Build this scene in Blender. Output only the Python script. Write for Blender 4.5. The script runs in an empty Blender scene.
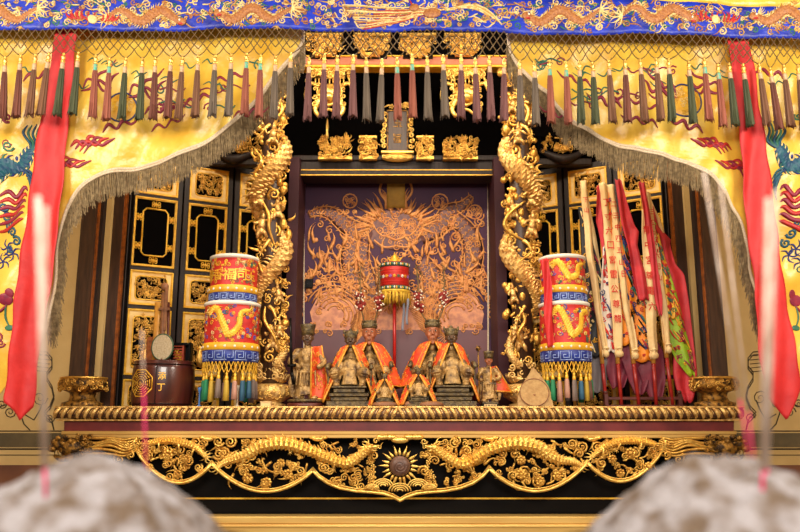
import bpy, bmesh, math, random
from mathutils import Vector, Matrix
PI=math.pi
sin,cos=math.sin,math.cos
# ---------------------------------------------------------------- camera model
F=770.0; TILT=math.radians(11.0); CY=-3.85; CZ=1.25
ct,st=cos(TILT),sin(TILT)
def P(px,py,Y):
    """world point on the upright plane y=Y that the photograph shows at (px,py)"""
    u=(px-400)/F; v=(266-py)/F
    k=(Y-CY)/(ct-st*v)
    return Vector((u*k,Y,CZ+(st+ct*v)*k))
def SC(Y,py=300): return (Y-CY)/(ct-st*(266-py)/F)/F
def plane(Y,off=None):
    s=SC(Y)
    if off is None: return lambda x,y,d: P(x,y,Y)-Vector((0,d*s,0))
    return lambda x,y,d: P(x,y,Y)-Vector((0,(d+off(x,y))*s,0))
def local(ax,ay,Y):
    o=P(ax,ay,Y); s=SC(Y,ay)
    return lambda x,y,d: Vector((o.x+(x-ax)*s,o.y-d*s,o.z-(y-ay)*s))
ident=lambda x,y,d: Vector((x,y,d))
COL=bpy.context.scene.collection
# ---------------------------------------------------------------- materials
def lin(c): return tuple(((v/255)/12.92 if v/255<=0.04045 else ((v/255+0.055)/1.055)**2.4) for v in c)+(1.0,)
def mat(name,c1,c2=None,rough=0.6,metal=0.0,scale=20,detail=4,bump=0.0,bscale=None,sheen=0.0,stretch=(1,1,1),emit=None,lo=0.35,hi=0.65,spec=0.5,wave=None,coat=0):
    m=bpy.data.materials.new(name); m.use_nodes=True
    nt=m.node_tree; b=nt.nodes['Principled BSDF']
    b.inputs['Roughness'].default_value=rough; b.inputs['Metallic'].default_value=metal
    b.inputs['Specular IOR Level'].default_value=spec
    if sheen: b.inputs['Sheen Weight'].default_value=sheen
    if coat: b.inputs['Coat Weight'].default_value=coat
    b.inputs['Base Color'].default_value=lin(c1)
    tc=nt.nodes.new('ShaderNodeTexCoord'); mp=nt.nodes.new('ShaderNodeMapping'); mp.inputs['Scale'].default_value=stretch
    nt.links.new(tc.outputs['Object'],mp.inputs['Vector'])
    if c2 is not None:
        if wave:
            n=nt.nodes.new('ShaderNodeTexWave'); n.inputs['Scale'].default_value=scale; n.inputs['Distortion'].default_value=wave; n.inputs['Detail'].default_value=2
            out=n.outputs['Fac']
        else:
            n=nt.nodes.new('ShaderNodeTexNoise'); n.inputs['Scale'].default_value=scale; n.inputs['Detail'].default_value=detail
            out=n.outputs['Fac']
        nt.links.new(mp.outputs['Vector'],n.inputs['Vector'])
        r=nt.nodes.new('ShaderNodeValToRGB'); r.color_ramp.elements[0].position=lo; r.color_ramp.elements[1].position=hi
        r.color_ramp.elements[0].color=lin(c1); r.color_ramp.elements[1].color=lin(c2)
        nt.links.new(out,r.inputs['Fac']); nt.links.new(r.outputs['Color'],b.inputs['Base Color'])
    if bump:
        n2=nt.nodes.new('ShaderNodeTexNoise'); n2.inputs['Scale'].default_value=bscale or scale; n2.inputs['Detail'].default_value=3
        nt.links.new(mp.outputs['Vector'],n2.inputs['Vector'])
        bp=nt.nodes.new('ShaderNodeBump'); bp.inputs['Strength'].default_value=bump; bp.inputs['Distance'].default_value=0.01
        nt.links.new(n2.outputs['Fac'],bp.inputs['Height']); nt.links.new(bp.outputs['Normal'],b.inputs['Normal'])
    return m
GOLD=mat('gold_leaf',(242,192,92),(188,130,50),rough=0.33,metal=0.72,scale=24,bump=0.35,bscale=110,lo=.40,hi=.72)
GOLDB=mat('bright_gold_leaf',(255,212,112),(228,168,72),rough=0.3,metal=0.68,scale=30,bump=0.3,bscale=120,lo=.4,hi=.75)
GOLDD=mat('aged_gold_leaf',(170,122,48),(62,42,22),rough=0.42,metal=0.6,scale=45,bump=0.5,bscale=150,lo=.42,hi=.6)
GOLDP=mat('pale_aged_gold',(238,196,118),(170,120,58),rough=0.4,metal=0.55,scale=40,bump=0.4,bscale=120,lo=.42,hi=.68)
GPAINT=mat('gold_paint',(250,198,62),(226,166,44),rough=0.4,metal=0.2,scale=40)
BOARD=mat('cream_gilt_board',(240,206,134),(214,170,94),rough=0.5,metal=0.05,scale=12)
STILE=mat('dark_stile_wood',(52,41,38),(38,30,27),rough=0.5,scale=10,stretch=(6,6,.6),bump=.1,spec=.25)
NICHE=mat('dark_maroon_side_board',(72,38,44),(54,28,34),rough=.55,scale=3,spec=.2)
BLACK=mat('black_lacquer',(12,9,8),(16,12,10),rough=0.35,scale=8,spec=.12)
BLACKM=mat('black_matt',(9,7,7),rough=0.9,spec=.02)
BROWNW=mat('brown_post_wood',(74,48,32),(52,33,23),rough=0.45,scale=14,stretch=(5,5,.5),bump=.12)
ORGW=mat('orange_gilded_edge',(176,96,34),(120,62,22),rough=0.4,metal=.2,scale=30)
MAROON=mat('maroon_lacquer',(120,44,44),(96,34,38),rough=0.35,scale=10)
REDBR=mat('red_brown_wood',(104,44,34),(70,28,22),rough=0.4,scale=16,stretch=(1,1,.15),bump=.1)
SALMON=mat('salmon_painted_beam',(196,122,88),(168,96,66),rough=0.5,scale=9)
WALL=mat('cream_canvas_wall',(214,182,122),(198,164,104),rough=0.85,scale=4,bump=.15,bscale=160)
DADO=mat('brown_dado',(124,74,46),(98,56,36),rough=0.6,scale=6)
INK=mat('ink_line',(66,54,36),rough=.8)
OLIVE=mat('olive_paint_band',(104,88,58),(84,72,48),rough=.8,scale=10)
FLOOR=mat('floor_stone',(104,84,66),(84,66,52),rough=.5,scale=5)
CEIL=mat('ceiling_wood',(70,50,38),(50,36,28),rough=.7,scale=5)
PLASTER=mat('hall_plaster',(206,186,150),(190,168,130),rough=.9,scale=3)
YEL=mat('yellow_satin',(238,198,74),(222,170,48),rough=.34,scale=6,sheen=.15,bump=.9,bscale=11,spec=.6)
BLUE=mat('blue_satin',(10,48,190),(6,28,132),rough=.42,scale=12,sheen=.1,bump=.35,bscale=40)
REDC=mat('red_ribbon_cloth',(208,38,38),(186,28,32),rough=.6,scale=8,bump=.6,bscale=12)
THG=mat('gold_thread',(216,172,90),(184,132,60),rough=.45,metal=.2,scale=120)
THC=mat('cream_thread',(240,216,152),(220,184,112),rough=.5,scale=120)
THO=mat('orange_brown_thread',(186,124,66),(146,84,42),rough=.5,scale=120)
THR=mat('red_thread',(196,44,34),(166,32,36),rough=.5,scale=90)
THM=mat('magenta_thread',(152,34,58),(124,26,58),rough=.5,scale=60)
THB=mat('teal_thread',(22,92,104),(16,60,98),rough=.5,scale=50)
THG2=mat('green_thread',(60,122,92),(40,96,80),rough=.5,scale=50)
THN=mat('navy_thread',(28,48,124),(18,32,84),rough=.5,scale=60)
THW=mat('white_thread',(236,230,216),rough=.5)
THK=mat('black_thread',(24,22,24),rough=.6)
NETM=mat('net_cord',(112,86,44),(88,64,32),rough=.7,scale=100)
FRINGE=mat('grey_brown_fringe',(156,132,92),(112,90,58),rough=.7,scale=60)
TRIMM=mat('pale_braid_trim',(226,206,176),(196,170,134),rough=.6,scale=200)
def skirtmat(n,a,b): return mat('tassel_'+n,a,b,rough=.75,scale=60,stretch=(1,1,.05))
TB={'R':skirtmat('rust',(118,64,46),(84,44,34)),'B':skirtmat('brown',(124,82,54),(94,60,40)),'G':skirtmat('olive_green',(74,78,48),(52,58,36)),
 'O':skirtmat('rose',(156,88,66),(120,60,46)),'Y':skirtmat('grey',(112,96,80),(82,70,58)),'M':skirtmat('mauve',(122,78,74),(92,56,54))}
COLLW=mat('pale_tassel_collar',(216,184,144),(190,150,110),rough=.5,scale=100)
COLLT=mat('teal_tassel_collar',(70,176,150),(200,170,130),rough=.5,scale=60)
PANEL=mat('purple_brown_panel',(64,38,66),(80,46,70),rough=0.5,scale=2.5,lo=.3,hi=.7,spec=.2)
PANELD=mat('dark_maroon_panel',(112,58,62),(88,46,52),rough=.45,scale=3)
PGOLD=mat('painted_gold',(232,162,90),(206,128,68),rough=.5,metal=.1,scale=30)
PGOLD2=mat('painted_orange',(200,118,66),(168,88,56),rough=.5,metal=.1,scale=20)
SKINW=mat('gilded_dark_wood',(180,142,84),(84,60,38),rough=0.4,metal=0.3,scale=26,bump=.5,bscale=90,lo=.44,hi=.66)
FACE=mat('carved_red_brown_face',(176,106,70),(146,82,52),rough=.4,scale=30)
FACED=mat('carved_dark_face',(104,74,50),(74,52,36),rough=.4,scale=30)
HATM=mat('dark_gilded_hat',(120,100,60),(62,50,34),rough=.45,metal=.3,scale=50,bump=.5,bscale=100)
CLOAK=mat('orange_red_cloak',(232,92,40),(206,56,30),rough=.5,scale=14,bump=.3,bscale=60)
CLOAKG=mat('gold_cloak_trim',(232,170,52),(210,120,36),rough=.4,metal=.25,scale=60)
CLOAKR=mat('red_cloak_lining',(176,26,26),rough=.6)
POMR=mat('red_pompom',(168,46,34),(110,34,24),rough=.8,scale=200,bump=.8)
POMW=mat('pearl_bead',(232,220,196),rough=.2)
WIRE=mat('plume_wire',(130,100,56),(84,66,40),rough=.5,metal=.3,scale=80)
UMR=mat('red_embroidered_satin',(206,44,34),(180,32,30),rough=.5,scale=20,bump=.2)
UMY=mat('yellow_band_cloth',(232,180,44),(214,150,30),rough=.45,scale=20)
UMB=mat('blue_band_cloth',(34,56,148),(26,40,108),rough=.5,scale=20)
WHITEC=mat('white_piping',(232,222,206),rough=.6)
POLEY=mat('yellow_pole',(206,148,62),(176,118,44),rough=.4,scale=20)
POLER=mat('red_pole',(200,38,28),(172,28,24),rough=.3,scale=20)
PAIL=mat('dark_red_barrel_wood',(92,36,26),(62,26,20),rough=.28,scale=18,stretch=(1,1,.12),bump=.08,coat=.3)
FANM=mat('pale_woven_fan',(196,178,146),(176,154,118),rough=.75,scale=120,bump=.3)
GREENR=mat('green_rim',(60,84,56),rough=.5)
PALM=mat('tan_palm_leaf',(186,148,92),(168,128,76),rough=.7,scale=60,bump=.25)
TAG=mat('yellow_paper_tag',(186,142,54),(164,122,46),rough=.7,scale=20)
FLAGP=mat('pale_streamer_cloth',(236,206,150),(222,186,126),rough=.7,scale=14,bump=.3,bscale=50)
FLAGC=mat('crimson_flag_cloth',(206,46,54),(172,30,42),rough=.6,scale=10,bump=.3,bscale=40)
FLAGM=mat('plum_flag_cloth',(128,34,54),(98,24,44),rough=.6,scale=10,bump=.2,bscale=40)
FLAGO=mat('orange_flag_cloth',(236,142,24),(216,116,18),rough=.55,scale=10,bump=.3,bscale=40)
FLAGG=mat('lime_flag_cloth',(158,190,34),(132,168,30),rough=.55,scale=10,bump=.2)
FLAGK=mat('black_flag_cloth',(38,38,40),(24,24,28),rough=.6,scale=10)
FLAGW=mat('white_flag_cloth',(226,216,200),(206,194,176),rough=.6,scale=10)
REDINK=mat('red_writing',(206,38,28),rough=.6)
ASH=mat('incense_ash',(158,152,154),(104,86,70),rough=.95,scale=34,detail=8,bump=1.0,bscale=60,lo=.40,hi=.62)
TANG=mat('tan_gilt_moulding',(226,186,106),(204,160,84),rough=.45,metal=.3,scale=6,stretch=(.3,1,3))
STKP=mat('pink_incense_stem',(206,30,96),rough=.6)
STKT=mat('tan_incense_body',(236,216,200),(190,160,140),rough=.8,scale=30)
BRONZE=mat('bronze_bowl',(120,90,50),(80,60,36),rough=.4,metal=.8,scale=20)
SUNC=mat('dull_brown_sun_disc',(112,78,62),(84,56,46),rough=.4,scale=30)
WOODB=mat('brown_wood_block',(150,98,58),(112,68,40),rough=.5,scale=26,stretch=(.3,1,1))
# ---------------------------------------------------------------- mesh builder
class MB:
    def __init__(s,fn=None): s.v=[]; s.f=[]; s.mi=[]; s.sm=[]; s.fn=fn or ident; s.cur=0; s.smooth=True
    def add(s,vs,fs,smooth=None):
        b=len(s.v); fn=s.fn
        for p in vs: s.v.append(fn(p[0],p[1],p[2]))
        sm=s.smooth if smooth is None else smooth
        for f in fs: s.f.append([i+b for i in f]); s.mi.append(s.cur); s.sm.append(sm)
    def tube(s,pts,rad,n=6,flat=1.0,caps=True,sub=0,closed=False):
        pts=[Vector(p) if len(p)==3 else Vector((p[0],p[1],0)) for p in pts]
        if not hasattr(rad,'__len__'): rad=[rad]*len(pts)
        if sub: pts,rad=catm(pts,rad,sub)
        N=len(pts); vs=[]; fs=[]
        up=Vector((0,0,1))
        for i in range(N):
            a=pts[max(i-1,0)]; b=pts[min(i+1,N-1)]; t=(b-a)
            if t.length<1e-9: t=Vector((1,0,0))
            t.normalize()
            sd=t.cross(up)
            if sd.length<0.15: sd=t.cross(Vector((1,0,0))) if sd.length<1e-4 else sd
            sd.normalize(); nn=sd.cross(t)
            for k in range(n):
                an=2*PI*k/n
                o=sd*cos(an)*rad[i]+nn*sin(an)*rad[i]
                o.z*=flat
                vs.append(pts[i]+o)
        for i in range(N-1):
            for k in range(n):
                k2=(k+1)%n
                fs.append((i*n+k,i*n+k2,(i+1)*n+k2,(i+1)*n+k))
        if caps:
            fs.append(tuple(range(n))); fs.append(tuple((N-1)*n+k for k in range(n)))
        s.add(vs,fs)
    def ball(s,c,r,n=10,m=6):
        if not hasattr(r,'__len__'): r=(r,r,r)
        vs=[(c[0],c[1]-r[1],c[2])]; fs=[]
        for j in range(1,m):
            ph=PI*j/m
            for i in range(n):
                th=2*PI*i/n
                vs.append((c[0]+r[0]*sin(ph)*cos(th),c[1]-r[1]*cos(ph),c[2]+r[2]*sin(ph)*sin(th)))
        vs.append((c[0],c[1]+r[1],c[2])); L=len(vs)-1
        for i in range(n):
            i2=(i+1)%n
            fs.append((0,1+i,1+i2))
            for j in range(m-2): fs.append((1+j*n+i,1+(j+1)*n+i,1+(j+1)*n+i2,1+j*n+i2))
            fs.append((L,1+(m-2)*n+i2,1+(m-2)*n+i))
        s.add(vs,fs)
    def lathe(s,cx,cz,prof,n=32,sx=1.0,sz=1.0,wob=None,caps=True):
        vs=[];fs=[];N=len(prof)
        for j,(r,y) in enumerate(prof):
            for i in range(n):
                th=2*PI*i/n; rr=r*(wob(th,j) if wob else 1)
                vs.append((cx+rr*sx*cos(th),y,cz+rr*sz*sin(th)))
        for j in range(N-1):
            for i in range(n):
                i2=(i+1)%n; fs.append((j*n+i,j*n+i2,(j+1)*n+i2,(j+1)*n+i))
        if caps: fs.append(tuple(range(n))); fs.append(tuple((N-1)*n+i for i in range(n)))
        s.add(vs,fs)
    def box(s,x0,x1,y0,y1,z0,z1,ch=0):
        if ch<=0:
            vs=[(x,y,z) for x in (x0,x1) for y in (y0,y1) for z in (z0,z1)]
            s.add(vs,[(0,1,3,2),(4,6,7,5),(0,4,5,1),(2,3,7,6),(0,2,6,4),(1,5,7,3)],False)
        else:
            pr=[(x0,y0),(x1,y0),(x1,y1),(x0,y1)]
            xa,xb=min(x0,x1),max(x0,x1); ya,yb=min(y0,y1),max(y0,y1)
            def ring(i,z): return [(xa+i,ya+i,z),(xb-i,ya+i,z),(xb-i,yb-i,z),(xa+i,yb-i,z)]
            za,zb=min(z0,z1),max(z0,z1)
            vs=ring(ch,za)+ring(0,za+ch)+ring(0,zb-ch)+ring(ch,zb); fs=[(0,1,2,3),(12,13,14,15)]
            for j in range(3):
                for i in range(4): fs.append((j*4+i,j*4+(i+1)%4,(j+1)*4+(i+1)%4,(j+1)*4+i))
            s.add(vs,fs,False)
    def prism(s,poly,z0,z1,smooth=False):
        n=len(poly); vs=[(x,y,z0) for x,y in poly]+[(x,y,z1) for x,y in poly]
        fs=[tuple(range(n)),tuple(range(n,2*n))]+[(i,(i+1)%n,n+(i+1)%n,n+i) for i in range(n)]
        s.add(vs,fs,smooth)
    def frame(s,x0,x1,y0,y1,w,z0,z1,ch=.4):
        s.box(x0,x1,y0,y0+w,z0,z1,ch); s.box(x0,x1,y1-w,y1,z0,z1,ch)
        s.box(x0,x0+w,y0+w,y1-w,z0,z1,ch); s.box(x1-w,x1,y0+w,y1-w,z0,z1,ch)
    def grid(s,fn,nu,nv,closeu=False):
        vs=[fn(i/nu,j/nv) for j in range(nv+1) for i in range(nu+1)]
        fs=[(j*(nu+1)+i,j*(nu+1)+i+1,(j+1)*(nu+1)+i+1,(j+1)*(nu+1)+i) for j in range(nv) for i in range(nu)]
        s.add(vs,fs)
    # ---- carving vocabulary
    def scaled(s,pts,rad,n=12,sub=10,amp=.16,flat=1.0):
        pts=[Vector(p) for p in pts]
        pts,rad=catm(pts,rad,sub); 
        # even ring spacing
        out=[pts[0]];ro=[rad[0]];acc=0
        for i in range(1,len(pts)):
            seg=(pts[i]-pts[i-1]).length; d=0
            step=max(rad[i]*.19,.25)
            while acc+ (seg-d)>=step:
                d+=step-acc; acc=0; f=min(d/seg,1) if seg>0 else 0
                out.append(pts[i-1].lerp(pts[i],f)); ro.append(rad[i-1]*(1-f)+rad[i]*f)
            acc+=seg-d
        pts,rad=out,ro
        N=len(pts); vs=[];fs=[];up=Vector((0,0,1))
        if N<3: return
        for i in range(N):
            t=(pts[min(i+1,N-1)]-pts[max(i-1,0)]).normalized(); sd=t.cross(up)
            if sd.length<.1: sd=Vector((1,0,0))
            sd.normalize(); nn=sd.cross(t)
            for k in range(n):
                an=2*PI*k/n; ph=(i+(2 if k%2 else 0))%4
                rr=rad[i]*(1+amp*(ph/3.0-.5))
                o=sd*cos(an)*rr+nn*sin(an)*rr; o.z*=flat; vs.append(pts[i]+o)
        for i in range(N-1):
            for k in range(n): k2=(k+1)%n; fs.append((i*n+k,i*n+k2,(i+1)*n+k2,(i+1)*n+k))
        fs.append(tuple(range(n))); fs.append(tuple((N-1)*n+k for k in range(n)))
        s.add(vs,fs,False)
    def spiral(s,x,y,z,r,w,turns=1.6,a0=0,hand=1,n=5,dome=0.35,flat=1.0,k=9):
        N=max(6,int(k*turns)); pts=[];rad=[]
        for i in range(N+1):
            t=i/N; ro=r*(1-t*.88); a=a0+hand*turns*2*PI*t
            pts.append((x+ro*cos(a),y+ro*sin(a),z+dome*r*t)); rad.append(w*(1-.35*t))
        s.tube(pts,rad,n,flat)
    def flame(s,x,y,z,ang,L,w,bend=.5,n=5,flat=.6,dz=0.0):
        pts=[];rad=[]
        for i in range(7):
            t=i/6; a=ang+bend*sin(t*PI*1.4)
            if i==0: p=Vector((x,y,z))
            else: p=p+Vector((cos(a)*L/6,sin(a)*L/6,dz*L/6))
            pts.append(p.copy()); rad.append(w*(sin(PI*min(1,t*.85+.18))**.8)*(1-t*.75)+.02)
        s.tube(pts,rad,n,flat)
    def cloud(s,x,y,z,r,rng,n=5,k=8):
        w=r*.2
        s.spiral(x,y,z,r*.55,w,1.5,rng.random()*6,rng.choice((-1,1)),n,k=k)
        for i in range(3):
            a=rng.random()*6.28
            s.spiral(x+cos(a)*r*.75,y+sin(a)*r*.6,z-.3*r,r*.35,w*.8,1.2,rng.random()*6,rng.choice((-1,1)),n,k=k)
    def flower(s,x,y,z,r,n=6):
        s.ball((x,y,z+r*.25),(r*.3,r*.3,r*.3),6,4)
        for i in range(n):
            a=2*PI*i/n; s.ball((x+cos(a)*r*.62,y+sin(a)*r*.62,z),(r*.34,r*.34,r*.22),6,4)
def catm(pts,rad,sub):
    N=len(pts); out=[];ro=[]
    for i in range(N-1):
        p0=pts[max(i-1,0)];p1=pts[i];p2=pts[i+1];p3=pts[min(i+2,N-1)]
        for k in range(sub):
            t=k/sub;t2=t*t;t3=t2*t
            out.append(.5*((2*p1)+(p2-p0)*t+(2*p0-5*p1+4*p2-p3)*t2+(3*p1-p0-3*p2+p3)*t3)); ro.append(rad[i]*(1-t)+rad[i+1]*t)
    out.append(pts[-1]);ro.append(rad[-1]); return out,ro
def interp(tab,x):
    if x<=tab[0][0]: return tab[0][1]
    for (a,b),(c,d) in zip(tab,tab[1:]):
        if x<=c: return b+(d-b)*(x-a)/(c-a) if c!=a else d
    return tab[-1][1]
# ---------------------------------------------------------------- scene objects
WL={}
def tag(o,label=None,cat=None,group=None,kind=None):
    if label: o['label']=label
    if cat: o['category']=cat
    if group: o['group']=group
    if kind: o['kind']=kind
def thing(name,label,cat,loc,group=None):
    o=bpy.data.objects.new(name,None); COL.objects.link(o); o.location=loc; o.empty_display_size=.05
    WL[o.name]=Vector(loc); tag(o,label,cat,group); return o
def mesh_of(name,mb,mats,org,recalc=True):
    me=bpy.data.meshes.new(name)
    me.from_pydata([tuple(v-org) for v in mb.v],[],mb.f)
    for m in (mats if isinstance(mats,(list,tuple)) else [mats]): me.materials.append(m)
    me.polygons.foreach_set('material_index',mb.mi); me.polygons.foreach_set('use_smooth',mb.sm)
    if recalc:
        bm=bmesh.new(); bm.from_mesh(me); bmesh.ops.recalc_face_normals(bm,faces=bm.faces); bm.to_mesh(me); bm.free()
    me.update(); return me
def part(name,mb,mats,parent,label=None,kind=None,remesh=0,solid=0,bevel=0):
    org=WL[parent.name]
    o=bpy.data.objects.new(name,mesh_of(name,mb,mats,org)); COL.objects.link(o); o.parent=parent; WL[o.name]=org
    tag(o,label,None,None,kind); mods(o,remesh,solid,bevel); return o
def mods(o,remesh,solid,bevel):
    if solid: m=o.modifiers.new('thick','SOLIDIFY'); m.thickness=solid; m.offset=0
    if bevel: m=o.modifiers.new('bev','BEVEL'); m.width=bevel; m.segments=2; m.limit_method='ANGLE'
    if remesh: m=o.modifiers.new('fuse','REMESH'); m.mode='VOXEL'; m.voxel_size=remesh; m.use_smooth_shade=True
def single(name,mb,mats,label,cat,loc,group=None,solid=0,remesh=0,kind=None,bevel=0):
    o=bpy.data.objects.new(name,mesh_of(name,mb,mats,Vector(loc))); COL.objects.link(o); o.location=loc; WL[o.name]=Vector(loc)
    tag(o,label,cat,group,kind); mods(o,remesh,solid,bevel); return o
def struct(name,mb,mats,loc=(0,0,0)):
    o=bpy.data.objects.new(name,mesh_of(name,mb,mats,Vector(loc))); COL.objects.link(o); o.location=loc; WL[o.name]=Vector(loc); o['kind']='structure'; return o
_txt={}
def textmesh(t):
    if t not in _txt:
        c=bpy.data.curves.new('t','FONT'); c.body=t; c.resolution_u=1; c.align_x='CENTER'; c.align_y='CENTER'; c.offset=.012
        o=bpy.data.objects.new('t',c); COL.objects.link(o); dg=bpy.context.evaluated_depsgraph_get(); dg.update()
        me=bpy.data.meshes.new_from_object(o.evaluated_get(dg))
        vs=[v.co.copy() for v in me.vertices]; fs=[tuple(p.vertices) for p in me.polygons]
        bpy.data.objects.remove(o); bpy.data.curves.remove(c); bpy.data.meshes.remove(me); 
        if vs:
            xs=[v.x for v in vs]; ys=[v.y for v in vs]; cx=(min(xs)+max(xs))/2; cy=(min(ys)+max(ys))/2; h=max(max(ys)-min(ys),max(xs)-min(xs),1e-6)
            vs=[((v.x-cx)/h,-(v.y-cy)/h) for v in vs]
        _txt[t]=(vs,fs)
    return _txt[t]
def glyph(mb,t,x,y,z,size,ang=0,th=.25,sx=1.0):
    vs,fs=textmesh(t)
    if not vs: return
    n=len(vs); c,s_=cos(ang),sin(ang)
    A=[(x+(c*a*sx-s_*b)*size,y+(s_*a*sx+c*b)*size,z+th) for a,b in vs]
    mb.add(A,fs,False)
# ================================================================ THE HALL
def wbox(x0,x1,y0,y1,z0,z1):
    m=MB(); m.smooth=False
    m.add([(x,y,z) for x in (x0,x1) for y in (y0,y1) for z in (z0,z1)],[(0,1,3,2),(4,6,7,5),(0,4,5,1),(2,3,7,6),(0,2,6,4),(1,5,7,3)],False); return m
HX=2.9; HT=4.5
struct('floor',wbox(-HX,HX,-6.2,1.5,-.05,0),FLOOR)
struct('ceiling',wbox(-HX,HX,-6.2,1.5,HT,HT+.05),CEIL)
struct('wall_left',wbox(-HX-.05,-HX,-6.2,1.5,0,HT),PLASTER)
struct('wall_right',wbox(HX,HX+.05,-6.2,1.5,0,HT),PLASTER)
WY=.46
XL=P(79,300,WY).x; XR=P(716,300,WY).x
zd=P(20,465,WY).z
for nm,a,b in (('wall_back_left',-HX,XL),('wall_back_right',XR,HX)):
    struct(nm,wbox(a,b,WY,WY+.06,0,HT),WALL)
struct('wall_back',wbox(-HX,HX,1.44,1.5,0,HT),BLACKM)  # matt black stands in for the dark void behind the doors
for nm,a,b in (('baseboard_left',-HX,XL),('baseboard_right',XR,HX)):
    struct(nm,wbox(a,b,WY-.012,WY,0,zd),DADO)
# painted band and ink drawing of an altar stand on the cream wall, either side
def wallpaint(side):
    f=(lambda x:x) if side<0 else (lambda x:800-x)
    m=MB(plane(WY-.001)); b=MB(plane(WY-.001))
    for i in range(1):
        b.box(f(-60),f(70),433,447,0,.5)
    def ln(pts,w=.55): m.tube([(f(x),y,.3) for x,y in pts],w,4,.4)
    ln([(-60,431),(70,431)]); ln([(-60,449),(70,449)],.8); ln([(-60,438),(70,437)],.5)
    # tiered cabinet drawing
    for d in (0,3):
        ln([(24,350+d),(47,352+d),(52,358+d),(52,366+d),(47,372+d),(47,378+d),(52,386+d)],.5)
        ln([(52,386+d),(54,396+d),(50,406+d),(44,412+d),(52,420+d),(54,430)],.6)
    for k in range(5): ln([(30,354+k*4),(50,356+k*4)],.35)
    for cx,cy,r in ((40,398,8),(50,418,5),(10,412,6),(2,404,5),(24,404,5)):
        m.spiral(f(cx),cy,.3,r,.5,1.6,0,1 if side<0 else -1,4,0,.4)
    ln([(-20,410),(-5,408),(8,404),(20,412),(24,424),(30,430)],.6)
    ln([(24,414),(34,420),(40,410),(44,400)],.6)
    ln([(-60,455),(70,455)],.4)
    o=struct('trim_1' if side<0 else 'trim_2',b,OLIVE)
    o2=bpy.data.objects.new('ink_drawing',mesh_of('ink_drawing',m,[INK],Vector((0,0,0)))); COL.objects.link(o2); o2.parent=o; WL[o2.name]=Vector((0,0,0))
wallpaint(-1); wallpaint(1)
# wooden pole carrying the valance and curtains
mz=3.2
# ================================================================ ALTAR TABLE
TZ=P(400,407.5,0).z      # table top height
t=thing('altar_table','wide gilded altar table with a carved openwork dragon apron','altar table',(0,.1,0))
xl,xr=P(57,412,0).x,P(741,412,0).x
m=wbox(xl+.02,xr-.02,.0,.44,TZ-.03,TZ); part('tabletop',m,MAROON,t)
# gadrooned ledge
m=MB(plane(0))
def ledge(u,v):
    x=57+684*u; a=v*2*PI
    r=5.6*(1+.0*u)
    ph=(x/7.6+ v*2.2)%1
    bump=1.1*(abs(sin(PI*ph))**.55)
    yy=413.3-cos(a)*(5.2+bump*.5); dd=2+sin(a)*(3.6+bump)
    return (x,yy,dd)
m.tube([(57,413.3,2),(741,413.3,2)],5.2,14)
part('ledge_roll',m,SUNC,t,'dull brown roll between the gilded leaves')
m=MB(plane(0))
for k in range(92):
    x=59+k*7.45; h=1 if x<399 else -1
    m.tube([(x+h*4.2,407.8,4.0),(x+h*2.4,409.5,6.6),(x,413,7.4),(x-h*1.6,416.5,6.4),(x-h*2.0,418.6,3.6)],[.8,1.9,2.2,1.7,.8],6,.7,sub=3)
    m.tube([(x+h*6.4,408.2,4.2),(x+h*4.2,413,7.0),(x+h*2.2,418.2,4)],[.4,.6,.4],4,sub=3)
part('gadrooned_leaves',m,GOLDP,t)
m=MB(plane(0)); m.box(56,742,406.2,408.2,-2,5.5,.5); m.box(58,740,419.2,421,-4,4,.4)
part('ledge_fillet',m,GOLDP,t)
m=MB(plane(0)); m.box(64,734,421,431.5,-8,0,.3); part('frieze',m,MAROON,t,'plain maroon band under the ledge')
m=MB(plane(0))
m.box(62,736,431,434.6,-6,2.2,.8); m.box(66,732,434,438,-6,1.2,.5)
part('gilded_moulding',m,TANG,t)
# body behind the apron
zf=P(400,532,0).z
m=wbox(xl+.12,xr-.12,.12,.44,.0,TZ-.03); part('body',m,BLACK,t,'black lacquered front behind the apron')
m=MB(plane(.12)); m.box(120,680,497.5,499.2,0,.8,.1); part('pinstripe',m,GPAINT,t)
# apron
rng=random.Random(5)
scal=[(100,444),(118,449),(137,447)]
def arc(x0,y0,x1,y1,dip,n=16):
    return [(x0+(x1-x0)*i/n,(y0+(y1-y0)*i/n)+dip*sin(PI*i/n)**.8) for i in range(n+1)]
bottom=arc(137,450,212,463,26)+arc(212,463,313,470,25)+[(313,470),(319,477),(328,483),(340,488),(356,491),(372,492),(384,493.5),(393,496.5),(400,500.5),(407,496.5),(416,493.5),(428,492),(444,491),(460,488),(473,483),(483,476),(489,468)]+arc(489,468,587,462,26)+arc(587,462,662,450,25)
fm=plane(-.005)
m=MB(fm); m.tube([(x,y,1.5) for x,y in bottom],1.7,6,1.0)
m.tube([(x,y-2.6,.8) for x,y in bottom],.7,5,1.0)
m.tube([(137,450,1),(133,443,1),(137,438,1)],1.6); m.tube([(662,450,1),(666,443,1),(662,438,1)],1.6)
part('apron_border',m,GOLDB,t)
bx=sorted([(x,y) for x,y in bottom])
def by(x): return interp(bx,x)
m=MB(fm)
def scroll_fill(m,x0,x1,n,rmin,rmax,rng,top=438):
    for i in range(n):
        x=rng.uniform(x0,x1); yb=by(x)-3
        if yb-top<7: continue
        y=rng.uniform(top+2,yb-1); r=rng.uniform(rmin,rmax)
        r=min(r,(yb-top)*.4)
        k=rng.random()
        if k<.45: m.cloud(x,y,rng.uniform(-2,.5),r,rng)
        elif k<.7: m.spiral(x,y,rng.uniform(-1,1),r,r*.22,1.7,rng.random()*6,rng.choice((-1,1)))
        else:
            a=rng.random()*6.28; m.flame(x,y,-1,a,r*3.0,r*.36,rng.uniform(-.8,.8))
scroll_fill(m,141,208,60,3.2,6,rng); scroll_fill(m,218,308,80,3.2,6.2,rng)
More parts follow.
